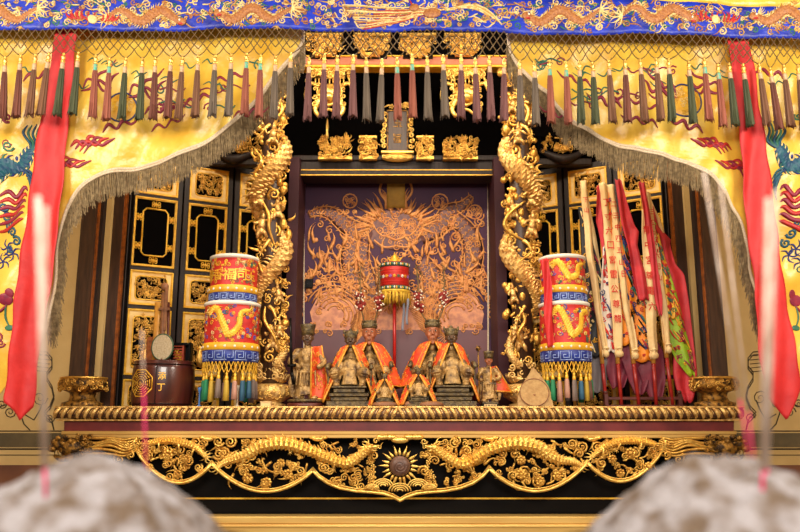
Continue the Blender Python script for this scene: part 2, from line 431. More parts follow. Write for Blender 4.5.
scroll_fill(m,318,378,56,3,6,rng); scroll_fill(m,422,484,56,3,6,rng)
scroll_fill(m,494,582,80,3.2,6.2,rng); scroll_fill(m,592,660,60,3.2,6,rng)
# big blossoms
for x,y,r in ((168,455,6.5),(187,459,5),(150,468,5),(178,474,5),(630,453,6.5),(612,459,5),(648,466,5),(620,473,5),(248,478,6),(267,482,5.5),(288,474,5.5),(281,463,5),(521,474,6),(540,481,5.5),(557,476,5),(521,460,5.5)):
    m.flower(x,y,1.5,r,8); m.spiral(x,y,3,r*.45,r*.13,1.5,0,1,4)
part('apron_scrollwork',m,GOLD,t,'gilded openwork clouds and blossoms')
def dragonhead(m,x,y,z,s,dr=1,mane=True,rng=random.Random(1)):
    """carved dragon head; dr=+1 looks right"""
    m.ball((x,y,z),(s*.75,s*.6,s*.6),10,7)
    m.tube([(x,y,z),(x+dr*s*.8,y-s*.05,z+s*.1),(x+dr*s*1.5,y-s*.1,z+s*.1)],[s*.5,s*.4,s*.32],8)
    m.ball((x+dr*s*1.55,y-s*.22,z+s*.15),(s*.3,s*.25,s*.35),8,5)
    m.tube([(x+dr*s*.2,y+s*.45,z),(x+dr*s*.8,y+s*.65,z+s*.05),(x+dr*s*1.3,y+s*.5,z+s*.1)],[s*.3,s*.22,s*.1],6)
    for q in (.7,1,1.25): m.tube([(x+dr*s*q,y+s*.15,z+s*.3),(x+dr*s*q,y+s*.45,z+s*.3)],[s*.08,s*.02],4)
    for sg in (-1,1):
        m.ball((x+dr*s*.45,y-s*.42,z+s*.35*sg+.1*s),(s*.2,s*.2,s*.18),6,5)
        m.tube([(x+dr*s*.1,y-s*.45,z+.3*s*sg),(x-dr*s*.6,y-s*.95,z+.4*s*sg),(x-dr*s*1.4,y-s*1.0,z+.5*s*sg)],[s*.17,s*.13,s*.04],6,sub=3)
    m.tube([(x+dr*s*1.5,y,z+s*.4),(x+dr*s*2.0,y+s*.2,z+s*.6),(x+dr*s*2.1,y-s*.5,z+s*.5),(x+dr*s*2.5,y-s*.9,z+s*.5)],[s*.09,s*.08,s*.06,s*.02],4,sub=4)
    if mane:
        for i in range(9):
            a=PI-(i-4)*.28 if dr>0 else (i-4)*.28
            m.flame(x-dr*s*.3,y+(i-4)*s*.1,z+.2*s*((i%3)-1),a,s*rng.uniform(1.3,2),s*.2,rng.uniform(-.7,.7))
def claw(m,x,y,z,tx,ty,s,rng):
    m.tube([(x,y,z),((x+tx)/2+s*.2,(y+ty)/2-s*.3,z+s*.5),(tx,ty,z+s*.4)],[s*.42,s*.32,s*.22],6,sub=3)
    a0=math.atan2(ty-y,tx-x)
    for k in (-1,-.3,.4,1.1): m.flame(tx,ty,z+s*.4,a0+k*.8,s*1.1,s*.15,.6*k)
def hdragon(m,pts,rad,rng,headdir,hs):
    m.scaled([(x,y,z) for x,y,z in pts],rad,10,8,.3)
    P3=[Vector(p) for p in pts]; pp,rr=catm(P3,rad,6)
    for i in range(2,len(pp)-1,2):
        tn=(pp[i+1]-pp[i-1]); a=math.atan2(tn.y,tn.x)-PI/2
        if sin(a)>0: a+=PI
        m.flame(pp[i].x,pp[i].y+sin(a)*rr[i]*.8,pp[i].z,a+.7*headdir*-1,rr[i]*.9,rr[i]*.2,.3)
    x,y,z=pts[0]; dragonhead(m,x,y,z+1,hs,headdir,True,rng)
    for i in (len(pp)//4,len(pp)//2,3*len(pp)//4):
        p=pp[i]; claw(m,p.x,p.y,p.z+1,p.x+rng.uniform(-7,7),p.y+9,3.2,rng)
    e=pp[-1]
    for k in range(5): m.flame(e.x,e.y,e.z,(PI if headdir>0 else 0)+(k-2)*.35,9,1.2,.5*(k-2))
m=MB(fm); rg=random.Random(8)
hdragon(m,[(370,447,4),(350,462,2),(335,460,2),(310,450,2),(285,443,3),(262,446,3),(245,455,2),(225,462,1),(218,468,1)],[4.4,5,5.6,6.2,6.6,6.4,5.4,3.4,1.5],rg,1,5.4)
part('apron_dragon',m,GOLDB,t)
m=MB(fm)
hdragon(m,[(434,447,3),(452,460,2),(466,463,2),(490,449,2),(514,443,3),(538,447,3),(554,458,2),(574,462,1),(582,466,1)],[4.4,5,5.6,6.2,6.6,6.4,5.4,3.4,1.5],rg,-1,5.4)
part('apron_dragon',m,GOLDB,t)
m=MB(fm)
hdragon(m,[(146,444,2),(160,441,3),(178,441,3),(196,447,3),(206,457,2)],[2.6,3.4,4,3.6,1.6],rg,-1,2.8)
part('apron_dragon',m,GOLDB,t)
m=MB(fm)
hdragon(m,[(655,444,2),(640,441,3),(620,441,3),(602,447,3),(592,457,2)],[2.6,3.4,4,3.6,1.6],rg,1,2.8)
part('apron_dragon',m,GOLDB,t)
# sun in the middle
m=MB(fm)
for k in range(20):
    a=2*PI*k/20; m.flame(400+11*cos(a),466+11*sin(a),1,a,8 if k%2 else 11,2.1,.12*(-1)**k,5,.5)
part('sun_rays',m,GOLDB,t)
m=MB(fm); m.ball((400,466,1.5),(10.5,10.5,5),24,10); m.spiral(400,466,5.0,6.5,1.0,2.1,0,1,6,.28,k=14)
part('sun_disc',m,SUNC,t,'brown sun disc with spiral')
m=MB(fm)
for cx,cy,r in ((383,486,10),(400,491,11),(418,486,10),(372,489,7),(429,489,7)):
    for q in (1,.75,.5,.25):
        m.tube([(cx+r*q*cos(PI+PI*i/10),cy+r*.72*q*sin(PI+PI*i/10),2+q) for i in range(11)],.9,5,.8)
m.ball((400,440,1),(9,3.5,2.5),16,6)
for sx in (-1,1): m.ball((400+sx*17,437,1),(7,3,2.2),12,6); m.spiral(400+sx*24,441,1.5,3.4,1,1.2,0,sx); m.ball((400+sx*9,437,1.4),(6,3,2.2),12,6)
for cx in (208,318,489,592): m.ball((cx,439,1),(6,2.6,2),10,5); m.ball((cx-5,437.5,1),(4,2,1.6),8,5); m.ball((cx+6,437.5,1),(4,2,1.6),8,5)
for k in range(6):
    for sx in (-1,1): m.flower(400+sx*(30+rg.uniform(-4,5)),452+k*5,0,3.2,5)
part('apron_waves',m,GOLDB,t)
for (fx,sx) in ((lambda x:x,1),(lambda x:798-x,-1)):
    m=MB(fm)   # flowing wave ends and lion head
    for k in range(7):
        y=438+k*2.7
        m.tube([(fx(84),y-1+k*.2,1),(fx(96),y+3*sin(k),2.5),(fx(112),y-2+2*cos(k),2),(fx(126),y+1.5,2),(fx(138),y-1-.6*k,1)],[1.6,1.7,1.6,1.3,.7],6,sub=5)
    m.spiral(fx(128),445,2,4,1.2,1.4,0,sx); m.spiral(fx(132),455,2,4.4,1.2,1.5,2,sx); m.spiral(fx(120),459,1,3.4,1.,1.3,1,-sx)
    m.flame(fx(118),450,1,PI/2,14,2,.6*sx)
    part('apron_wave_end',m,GOLD,t)
    m=MB(fm)
    m.ball((fx(72),447,2),(13,10,8),14,9); m.ball((fx(61),444,4),(8,6,6),12,8); m.ball((fx(55),448,6),(5,4,4),10,6)
    m.tube([(fx(56),455,4),(fx(64),459,5),(fx(76),457,4)],[1.5,3,3],7,sub=4)
    for k,(a,b) in enumerate(((62,438),(69,437),(66,443),(74,441),(57,441))): m.ball((fx(a),b,8),(3.2,2.6,2.6),8,6)
    for k in range(14):
        m.spiral(fx(80+ (k%4)*4+rg.uniform(-1,1)),437+(k//4)*6,6-(k%4),3.0,1.1,1.2,rg.random()*6,sx)
    for k in range(4): m.tube([(fx(58+k*3.4),450,7.5),(fx(58+k*3.4),454,7)],[1,.3],5)
    part('apron_lion_head',m,GOLDD,t,'dark gilded lion head at the end')
# lower gilded step
m=MB(plane(-.02)); m.box(120,680,516.5,524,-20,2,1); m.box(118,682,524,552,-20,4,1); 
m.box(118,682,525,527,3,5,.4)
part('lower_moulding',m,TANG,t,'pale gilded moulding at the foot of the front')
for sx in (-1,1):
    m=wbox(min(sx*1.30,sx*1.42),max(sx*1.30,sx*1.42),.02,.12,0,TZ-.14); part('leg',m,BLACK,t)
# ================================================================ SHRINE POSTS
TOPZ=3.95
def zrow(px,Y,a,b):
    return None
def wpost(name,px,py,Y,wpx,dpx,m1,label,zb,ztop,edge=None):
    """upright square post, centre px at row py"""
    s=SC(Y,py); c=P(px,py,Y); w=wpx*s/2
    m=MB(); 
    m.box(c.x-w,c.x+w,Y,Y+dpx*s,zb,ztop,.004)
    return m,c,s,w
for sd,f in (('left',lambda x:x),('right',lambda x:797-x)):
    # outer post standing on a carved base
    Y=.2; base=P(f(82),378,Y)
    t=thing('shrine_post',f'dark brown post with orange edge strip standing on {sd} carved base',
        'post',(base.x,Y,base.z))
    s=SC(Y,330)
    ang=P(f(93),240,Y).x
    x0,x1=P(f(75.5),330,Y).x,P(f(90),330,Y).x
    x2=P(f(94.5),330,Y).x; x3=P(f(91.5),330,Y).x
    m=MB(); m.box(min(x0,x1),max(x0,x1),Y-.04,Y+.05,base.z,TOPZ,.006); part('shaft',m,BROWNW,t)
    m=MB(); m.box(min(x1,x3),max(x1,x3),Y-.02,Y+.04,base.z,TOPZ,.002); part('edge_strip',m,ORGW,t,'orange gilded edge strip')
    m=MB(); m.box(min(x3,x2),max(x3,x2),Y-.0,Y+.04,base.z,TOPZ,.002); part('back_strip',m,STILE,t)
    # carved base bowl
    cx=f(82); b0=P(cx,407,Y); t=thing('carved_post_base',f'gilded carved bowl-shaped base under the {sd} outer post','post base',(b0.x,Y,TZ))
    mp=local(cx,407,Y)
    m=MB(mp)
    kx=(b0.z-TZ)/s   # drop so it touches the tabletop
    pr=[(20,407+kx),(20,403),(14,401),(12,397),(13,393),(18,391),(22.5,388),(23.5,384),(22,380),(19,378.5),(19,377)]
    m.lathe(cx,0,pr,40,1,.9,lambda th,j:1+(.02*sin(th*14) if 5<=j<=8 else 0))
    part('bowl',m,GOLDD,t)
    m=MB(mp); rr=random.Random(3 if sd=='left' else 4)
    for k in range(60):
        th=rr.uniform(-.2,PI+.2); 
        y=rr.uniform(381,390); r=23*(.93+.05*sin((y-378)/14*PI))
        m.spiral(cx+r*cos(th),y,r*.9*sin(th)+.4,rr.uniform(1.6,2.8),.55,1.3,rr.random()*6,1,4,0)
    m.lathe(cx,0,[(22.4,379.4),(23.6,378.6),(22.4,377.6)],40,1,.9,caps=False)
    part('bowl_carving',m,GOLD,t)
# inner jambs
for i,(sd,f) in enumerate((('left',lambda x:x),('right',lambda x:797-x))):
    Y=.40; n0=f(103.5),f(116),f(119),f(124.5)
    xs=[P(q,320,Y).x for q in n0]; zb=TZ-.02
    t=thing('door_jamb',f'dark brown {sd} jamb beside the carved door panels, orange edge','post',((xs[0]+xs[2])/2,Y,0))
    m=MB(); m.box(min(xs[0],xs[1]),max(xs[0],xs[1]),Y-.01,Y+.08,0,TOPZ+.2,.004); part('shaft',m,BROWNW,t)
    m=MB(); m.box(min(xs[1],xs[2]),max(xs[1],xs[2]),Y-.0,Y+.06,0,TOPZ+.2,.002); part('edge_strip',m,ORGW,t,'orange gilded edge strip')
    m=MB(); m.box(min(xs[2],xs[3]),max(xs[2],xs[3]),Y+.02,Y+.08,0,TOPZ+.2,.002); part('back_strip',m,BLACK,t)
# cream wall slip between post and jamb
for i,(a,b) in enumerate(((94.5,103.5),(693.5,702.5))):
    struct('trim_3' if i==0 else 'trim_4',wbox(P(a,320,.36).x,P(b,320,.36).x,.36,.46,0,HT),WALL)
# ================================================================ CARVED DOOR PANELS
def zdoor(y): return max(P(182,y,.55).z,TZ+.002)
SEC=[('s',164,198),('w',201,269),('s',273,307),('t',311,376),('s',380,412)]
XL3=[(124.5,178,.42,.57),(179.5,229,.575,.71),(231,276,.715,.85)]
names=['outermost','middle','innermost']
def door(k,side):
    xa,xb,ya,yb=XL3[k]
    f=(lambda x:x) if side=='left' else (lambda x:797-x)
    A=P(f(xa),280,ya); B=P(f(xb),280,yb); A.z=B.z=0
    W=(B-A); ln=W.length; nrm=Vector((W.y,-W.x,0)).normalized()
    if nrm.y>0: nrm=-nrm
    s=ln/(xb-xa)
    def mp(x,y,d):
        p=A.lerp(B,(x-xa)/(xb-xa)); p=p+nrm*d*s; p.z=zdoor(y); return p
    t=thing('carved_door_panel',f'{names[k]} gilded carved panel of the {side} folding doors','door panel',tuple(A),f'{side} folding door panels')
    m=MB(mp); w=5.0
    m.box(xa,xb,158,416,-3,-1.5)
    m.box(xa,xa+w,158,416,-3,.6,.3); m.box(xb-w,xb,158,416,-3,.6,.3)
    for y0,y1 in ((158,164),(198,201),(269,273),(307,311),(376,380)): m.box(xa,xb,y0,y1,-3,.3,.3)
    part('stile_frame',m,STILE,t)
    rr=random.Random(10*k+(0 if side=='left' else 5))
    g=MB(mp); bd=MB(mp); bk=MB(mp); cv=MB(mp); lt=MB(mp)
    a,b=xa+w,xb-w
    for ty,y0,y1 in SEC:
        g.frame(a,b,y0,y1,1.5,-1,1.6,.4); g.frame(a+1.5,b-1.5,y0+1.5,y1-1.5,.8,-1,.8,.2)
        if ty=='w':
            bk.box(a+2,b-2,y0+2,y1-2,-1.5,-1)  # black plate stands in for the unlit void behind the window
            ix0,ix1,iy0,iy1=a+9,b-9,y0+11,y1-11; c=3.2
            oct=[(ix0+c,iy0),(ix1-c,iy0),(ix1,iy0+c),(ix1,iy1-c),(ix1-c,iy1),(ix0+c,iy1),(ix0,iy1-c),(ix0,iy0+c),(ix0+c,iy0)]
            lt.tube([(x,y,.4) for x,y in oct],.95,5)
            ym=(iy0+iy1)/2; xm=(a+b)/2
            for cx,cy,hx,hy in ((xm,y0+6.5,5,3.6),(xm,y1-6.5,5,3.6),(a+5.4,iy0+9,2.8,5.5),(a+5.4,iy1-9,2.8,5.5),(b-5.4,iy0+9,2.8,5.5),(b-5.4,iy1-9,2.8,5.5)):
                lt.spiral(cx-hx*.5,cy-hy*.4,.3,min(hx,hy)*.75,.6,1.2,0,1,4,0); lt.spiral(cx+hx*.5,cy-hy*.4,.3,min(hx,hy)*.75,.6,1.2,PI,-1,4,0)
                lt.spiral(cx-hx*.5,cy+hy*.4,.3,min(hx,hy)*.75,.6,1.2,0,-1,4,0); lt.spiral(cx+hx*.5,cy+hy*.4,.3,min(hx,hy)*.75,.6,1.2,PI,1,4,0)
                lt.flower(cx,cy,.4,1.9,5)
                if hx>hy: lt.tube([(cx,cy-hy-1,.3),(cx,cy+hy+1,.3)],.5,4)
                else: lt.tube([(cx-hx-1,cy,.3),(cx+hx+1,cy,.3)],.5,4)
        else:
            mx_,my=(6.0,5.5) if ty=='s' else (6.2,7)
            X0,X1,Y0,Y1=a+mx_,b-mx_,y0+my,y1-my; r=4
            bd.frame(a+2.2,b-2.2,y0+2.2,y1-2.2,mx_-1.8 if ty=='s' else mx_-1.6,-1,.1,.2)
            bd.frame(a+2.2,b-2.2,y0+2.2,y1-2.2,min(mx_,my)-1.4,-1,.15,.2)
            bk.box(a+4,b-4,y0+4,y1-4,-1.5,-1)
            rp=[]
            for (cx,cy,a0) in ((X1-r,Y0+r,-PI/2),(X1-r,Y1-r,0),(X0+r,Y1-r,PI/2),(X0+r,Y0+r,PI)):
                for q in range(4): an=a0+q*PI/6; rp.append((cx+r*cos(an),cy+r*sin(an),.3))
            rp.append(rp[0]); g.tube(rp,.7,5)
            area=(X1-X0)*(Y1-Y0); n=int(area/9)
            for q in range(n):
                x=rr.uniform(X0+1.5,X1-1.5); y=rr.uniform(Y0+1.5,Y1-1.5); z=rr.uniform(-.9,.8); r_=rr.uniform(1.5,3.2)
                kk=rr.random()
                if kk<.5: cv.spiral(x,y,z,r_,r_*.26,1.3,rr.random()*6,rr.choice((-1,1)),4,.3,k=7)
                elif kk<.75: cv.flame(x,y,z,rr.random()*6.28,r_*2.2,r_*.33,rr.uniform(-.9,.9),4)
                elif kk<.9: cv.flower(x,y,z,r_*.9,5)
                else: figurine(cv,x,y,z+1,5,rr)
            if ty=='t':   # vase with flowers
                xm=(a+b)/2; cv.lathe(xm,-.5,[(3,y1-10),(4.2,y1-14),(5.2,y1-20),(4,y1-25),(2,y1-28),(3.2,y1-31)],12,1,.5)
                for q in range(5): cv.flower(xm+rr.uniform(-6,6),y0+14+q*4,1.6,3.4,6)
    part('gilt_frame',g,GPAINT,t); part('recess_board',bd,BOARD,t); part('dark_backing',bk,BLACKM,t)
    part('openwork_carving',cv,GOLD,t); part('window_lattice',lt,GPAINT,t)
def figurine(m,x,y,z,h,rng,lean=0):
    """small carved person h units tall; y is the feet"""
    u=h/8; 
    hx=x+lean*h*.5
    m.ball((hx,y-h+u,z+u*.4),(u*.8,u*.95,u*.8),8,6)
    m.tube([(hx,y-h+u*.5,z),(hx+rng.uniform(-.5,.5)*u,y-h-u*1.2,z)],[u*.75,u*.25],6)
    m.tube([(hx,y-h+u*1.8,z),(x+lean*h*.25,y-h*.55,z+u*.2),(x,y-h*.38,z)],[u*1.0,u*1.25,u*1.3],8,flat=.8)
    m.tube([(x,y-h*.45,z),(x,y-h*.15,z)],[u*1.3,u*1.9],8,flat=.7)
    for sg in (-1,1):
        ex=hx+sg*u*rng.uniform(1.6,2.6); ey=y-h*.62+rng.uniform(-1,1)*u
        m.tube([(hx+sg*u*.8,y-h+u*2.3,z+u*.2),(ex,ey,z+u),(ex+sg*rng.uniform(-1.5,1.5)*u,ey-rng.uniform(-1.8,2.2)*u,z+u*1.8)],[u*.55,u*.48,u*.36],6)
        fx=x+sg*u*rng.uniform(.7,1.9)
        m.tube([(x+sg*u*.6,y-h*.3,z+.2*u),(fx,y-h*.15,z+u),(fx+sg*.4*u,y,z+u*.4)],[u*.7,u*.6,u*.5],6)
for sd in ('left','right'):
    for k in range(3): door(k,sd)
# ================================================================ NICHE
YP=.86
# painted panel
xl_,xr_=P(303,300,YP).x,P(490,300,YP).x
zt=P(396,173,YP).z
t=thing('painted_back_panel','purple-brown back panel painted with golden dragons over waves','painting',((xl_+xr_)/2,YP,TZ))
m=wbox(xl_,xr_,YP,YP+.03,TZ,zt); part('board',m,PANEL,t)
m=MB(plane(YP)); m.box(304,489,330,404,0,.25); part('lower_board',m,PANELD,t,'plain maroon lower part below the waves')
m=MB(plane(YP)); m.box(487.3,488.7,176,404,0,1.2); m.box(303.6,304.6,176,404,0,1.2); part('edge_bead',m,TRIMM,t,'thin pale vertical edge line')
rg=random.Random(21)
pm=plane(YP-.001)
pl=MB(pm); fl=MB(plane(YP-.0004))
def stroke(m,pts,w,sub=4,z=.2): m.tube([(x,y,z) for x,y in pts],w,5,.35,sub=sub)
def swirl(m,x,y,r,w,turns,a0,h): m.spiral(x,y,.2,r,w,turns,a0,h,4,0,.4,10)
# central frontal dragon: mane flames radiating from (396,230)
for k in range(46):
    a=-PI+ (k/45)*PI+rg.uniform(-.05,.05); r0=24+rg.uniform(-4,4)
    L=rg.uniform(14,24)
    pl.flame(396+r0*1.05*cos(a),228+r0*.75*sin(a),.2,a+rg.uniform(-.2,.2),L,1.9,rg.uniform(-.6,.6),4,.25)
for k in range(60):
    a=rg.random()*6.28; r=rg.uniform(3,26)
    swirl(pl,396+r*1.3*cos(a),228+r*.8*sin(a),rg.uniform(2.5,5),.65,1.4,rg.random()*6,rg.choice((-1,1)))
for sx in (-1,1):
    swirl(pl,396+sx*9,222,5,.9,1.5,0,sx); stroke(pl,[(396+sx*3,232),(396+sx*12,236),(396+sx*20,230),(396+sx*26,216)],.9)
    stroke(pl,[(396+sx*4,214),(396+sx*8,204),(396+sx*16,192),(396+sx*14,182)],1.3)
    stroke(pl,[(396,246),(396+sx*12,247),(396+sx*22,240)],1.1)
stroke(pl,[(386,236),(396,240),(406,236)],1.4)
# scaled bodies drawn as rows of arcs
def scalebody(pts,rad,step=3.6):
    pp,rr=catm([Vector((x,y,0)) for x,y in pts],rad,10)
    acc=0; row=0
    fl.tube([(p.x,p.y,.1) for p in pp[::3]],[r*.96 for r in rr[::3]],6,.02)
    for i in range(1,len(pp)):
        acc+=(pp[i]-pp[i-1]).length
        if acc>=step:
            acc=0; row+=1
            tn=(pp[i]-pp[i-1]).normalized(); nn=Vector((-tn.y,tn.x,0)); R=rr[i]; n=max(2,int(2*R/3.6))
            for q in range(n):
                o=((q+.5+(row%2)*.5)/n*2-1)*R
                if abs(o)>R: continue
                c=pp[i]+nn*o
                pl.tube([c-nn*1.7-tn*.6+Vector((0,0,.2)),c-nn*1.1+tn*1.0+Vector((0,0,.2)),c+tn*1.7+Vector((0,0,.2)),c+nn*1.1+tn*1.0+Vector((0,0,.2)),c+nn*1.7-tn*.6+Vector((0,0,.2))],.5,4,.3)
            for sg in (-1,1):
                if row%2==0:
                    a=math.atan2(nn.y*sg,nn.x*sg); c=pp[i]+nn*R*sg
                    pl.flame(c.x,c.y,.2,a+.5,4.2,.8,.4,4,.3)
    for sg in (-1,1):
        e=[]
        for i in range(0,len(pp),3):
            tn=(pp[min(i+1,len(pp)-1)]-pp[max(i-1,0)]).normalized(); nn=Vector((-tn.y,tn.x,0)); c=pp[i]+nn*rr[i]*sg; e.append((c.x,c.y,.2))
        pl.tube(e,.7,4,.3)
scalebody([(372,236),(350,228),(332,214),(318,212),(308,216)],[10,9,7,4,2])
scalebody([(420,236),(440,226),(448,212),(462,206),(472,196)],[10,10,8,5,2])
scalebody([(354,232),(349,256),(352,278),(350,300)],[7,9,9,8])
scalebody([(452,216),(470,236),(472,262),(458,286),(436,296),(420,282)],[7,10,11,11,10,7])
scalebody([(365,240),(362,262),(372,290),(366,312)],[5,8,8,6])
scalebody([(420,262),(432,276),(428,300),(440,318)],[9,11,10,7])
for k in range(110):   # flames
    x=rg.uniform(308,484); y=rg.uniform(240,300)
    if 384<x<408 and y>262: continue
    pl.flame(x,y,.2,-PI/2+rg.uniform(-.5,.5),rg.uniform(10,22),rg.uniform(1.6,2.8),rg.uniform(-.7,.7),4,.25)
for x0,y0 in ((324,262),(318,270),(330,250),(336,262),(312,278)):
    pl.flame(x0,y0,.2,-PI/2,20,2.6,.5,4,.25)
for k in range(120):
    swirl(pl,rg.uniform(318,482),rg.uniform(205,312),rg.uniform(2.4,4.8),.85,1.4,rg.random()*6,rg.choice((-1,1)))
for cx,cy,r in ((329,262,9),(440,202,8),(475,212,7),(350,201,7)):
    stroke(pl,[(cx+r*cos(q/12*2*PI),cy+r*sin(q/12*2*PI)) for q in range(13)],.8,1)
    for q in range(10): swirl(pl,cx+rg.uniform(-.6,.6)*r,cy+rg.uniform(-.6,.6)*r,2.2,.45,1.3,rg.random()*6,1)
for cx,cy,r in ((318,282,3),(329,284,3),(338,290,2.8),(336,299,2.6),(404,255,2.4),(432,253,2.4),(316,240,2.4)): pl.ball((cx,cy,.2),(r,r,.4),10,4)
fl.ball((396,230,.1),(30,21,.3),24,6)
part('painted_underlayer',fl,mat('brown_underpaint',(128,84,76),(100,64,70),rough=.5,scale=40,lo=.4,hi=.6),t,'brown painted fill under the gold lines')
part('painted_dragon',pl,PGOLD,t,'golden dragons, flames and clouds')
wv=MB(pm)
# big curling waves both sides and ribbed water in the middle
for sx in (-1,1):
    c=lambda x:396+sx*(x)
    for q in range(7):
        r=34-q*4.2
        wv.tube([(c(60)+sx*-1*r*cos(a*PI/14+.1)*1.0,314-r*sin(a*PI/14)*.95,.2) for a in range(-3,13)],.85,4,.3)
    for q in range(15):
        a=PI*q/14; wv.spiral(c(60)-sx*36*cos(a),314-36*sin(a),.2,rg.uniform(3,4.6),.95,1.4,rg.random()*6,sx,4,0,.35,8)
        wv.spiral(c(78)-sx*12*cos(a),300-28*sin(a*.8),.2,rg.uniform(2.5,4.6),.8,1.3,rg.random()*6,sx,4,0,.35,8)
    for q in range(16):
        y0=292+q*3.0
        wv.tube([(c(0+q*1.6),y0-8,.2),(c(14+q*1.4),y0-1,.2),(c(30+q),y0+12,.2),(c(44+q*.6),min(y0+26,334),.2)],.6,4,.3)
for q in range(26):
    x=rg.uniform(310,482); wv.spiral(x,rg.uniform(322,334),.2,rg.uniform(2.2,4),.8,1.4,rg.random()*6,rg.choice((-1,1)),4,0,.35,8)
part('painted_wave',wv,PGOLD,t,'golden curling waves')
wt=MB(plane(YP-.0002))
poly=[(314,330),(310,312),(318,296),(334,288),(352,292),(366,300),(380,298),(396,292),(412,298),(428,300),(446,290),(464,288),(478,298),(484,314),(480,334),(396,338)]
wt.prism(poly,0,.12)
part('painted_water',wt,mat('painted_water_pink',(222,150,104),(188,118,90),rough=.5,scale=25,lo=.4,hi=.6),t,'pale orange painted water')
# jambs of the niche
for i,(a,b,ya) in enumerate(((291,303,.5),(490,503,.5))):
    xa=P(a,300,ya+.05).x; xb=P(b,300,ya+.05).x
    x_in=P(303 if i==0 else 490,300,YP).x
    m=MB(); 
    sgn=1 if i==0 else -1
    o0=x_in; o1=x_in-sgn*.05; f0=P(296 if i==0 else 497,300,.55).x; f1=f0-sgn*.06
    m.add([(o0,YP,TZ),(f0,.55,TZ),(f1,.55,TZ),(o1,YP,TZ),(o0,YP,zt),(f0,.55,zt),(f1,.55,zt),(o1,YP,zt)],[(0,1,2,3),(4,5,6,7),(0,1,5,4),(1,2,6,5),(2,3,7,6),(3,0,4,7)],False)
    single('niche_side_board',m,NICHE,('left','right')[i]+' maroon side board of the painted niche','side board',((o0+f0)/2,.7,TZ))
# platform behind table top (interior floor of shrine)
m=wbox(P(120,300,.44).x,P(677,300,.44).x,.441,1.40,0,TZ)
single('shrine_platform',m,MAROON,'maroon platform inside the shrine behind the altar table','platform',(0,.9,0))
m=MB(local(309,283,YP-.02)); m.box(305,313,279,288,-2,1.5,.4); m.frame(306.5,311.5,280.5,286.5,.8,1.4,2.2,.2)
single('wall_switch',m,BLACK,'small black square box on the left of the painted panel','switch box',tuple(P(309,288,YP-.02)))
m=MB(local(396,178,YP-.006)); 
def tg(u,v): return (387+18*u,177+32*v, 1+1.2*sin(u*5)*v)
m.grid(tg,8,8); single('paper_tag',m,TAG,'plain yellow paper slip hanging over the painted panel top','paper slip',tuple(P(396,177,YP-.006)),solid=.002)
# ================================================================ UPPER WORKS
fY=.62
t=thing('lower_lintel','dark lacquered lintel with painted-on shine lines above the painted panel','beam',tuple(P(398,178,fY)))
m=MB(plane(fY)); m.box(292,506,160,176,-28,0,1); m.box(286,512,156,161,-28,3,.6); part('beam',m,STILE,t)
m=MB(plane(fY)); m.box(294,504,169.6,170.4,0,.8,.1); m.box(294,504,174.6,175.6,0,.8,.1); part('shine_line',m,GPAINT,t)  # shine along the lintel, put in as gold-painted strips
# dark frieze behind
fz=wbox(P(284,100,.88).x,P(514,100,.88).x,.88,.92,zt+.002,HT); single('upper_back_board',fz,BLACKM,'black back board high inside the shrine','back board',tuple(P(398,172,.8)))
for i,(x0,x1) in enumerate(((150,290),(508,648))):
    m=wbox(P(x0,160,.95).x,P(x1,160,.95).x,.95,.98,P(400,164,.95).z,HT); single('side_transom_board',m,BLACKM,('left','right')[i]+' black board above the folding doors','back board',tuple(P((x0+x1)/2,164,.9)))
def clump(m,x0,x1,y0,y1,rng,dens=7,zmax=3,figs=True):
    n=int((x1-x0)*(y1-y0)/dens)
    for q in range(n):
        x=rng.uniform(x0,x1); y=rng.uniform(y0,y1); z=rng.uniform(-1,zmax); r_=rng.uniform(1.5,3.6); kk=rng.random()
        if kk<.5: m.spiral(x,y,z,r_,r_*.26,1.3,rng.random()*6,rng.choice((-1,1)),4,.3,k=7)
        elif kk<.75: m.flame(x,y,z,rng.random()*6.28,r_*2.4,r_*.33,rng.uniform(-.9,.9),4)
        elif kk<.9 or not figs: m.flower(x,y,z,r_,5)
        else: figurine(m,x,min(y+4,y1),z+1,8,rng)
rg=random.Random(31)
# salmon beam
t=thing('salmon_beam','salmon-painted horizontal beam across the top of the shrine','beam',tuple(P(398,67,.34)))
m=MB(plane(.34)); m.box(288,512,56.5,65,-14,0,1); part('beam',m,SALMON,t)
m=MB(plane(.34)); m.box(288,512,65,67.2,-14,1,.4); m.box(288,512,55.2,56.5,-14,.6,.3); part('gilt_edge',m,GPAINT,t)
pos=['leftmost','second','third','rightmost']
for i,cx in enumerate((324,372,418,463)):
    Y=.30; t=thing('gilded_bracket_block',f'{pos[i]} carved gilded bracket block standing on the salmon beam','bracket',tuple(P(cx,56,Y)),'bracket blocks above the beam')
    m=MB(local(cx,56,Y)); m.box(cx-15,cx+15,34,56,-12,-3,.5); part('core',m,BLACK,t)
    m=MB(local(cx,56,Y)); m.box(cx-18.5,cx+18.5,31.5,34.8,-12,2,.6); clump(m,cx-17,cx+17,36,50,rg,5); clump(m,cx-11,cx+11,50,56,rg,6)
    m.box(cx-8,cx+8,52,55.6,-6,1,.6)
    part('carving',m,GOLD,t)
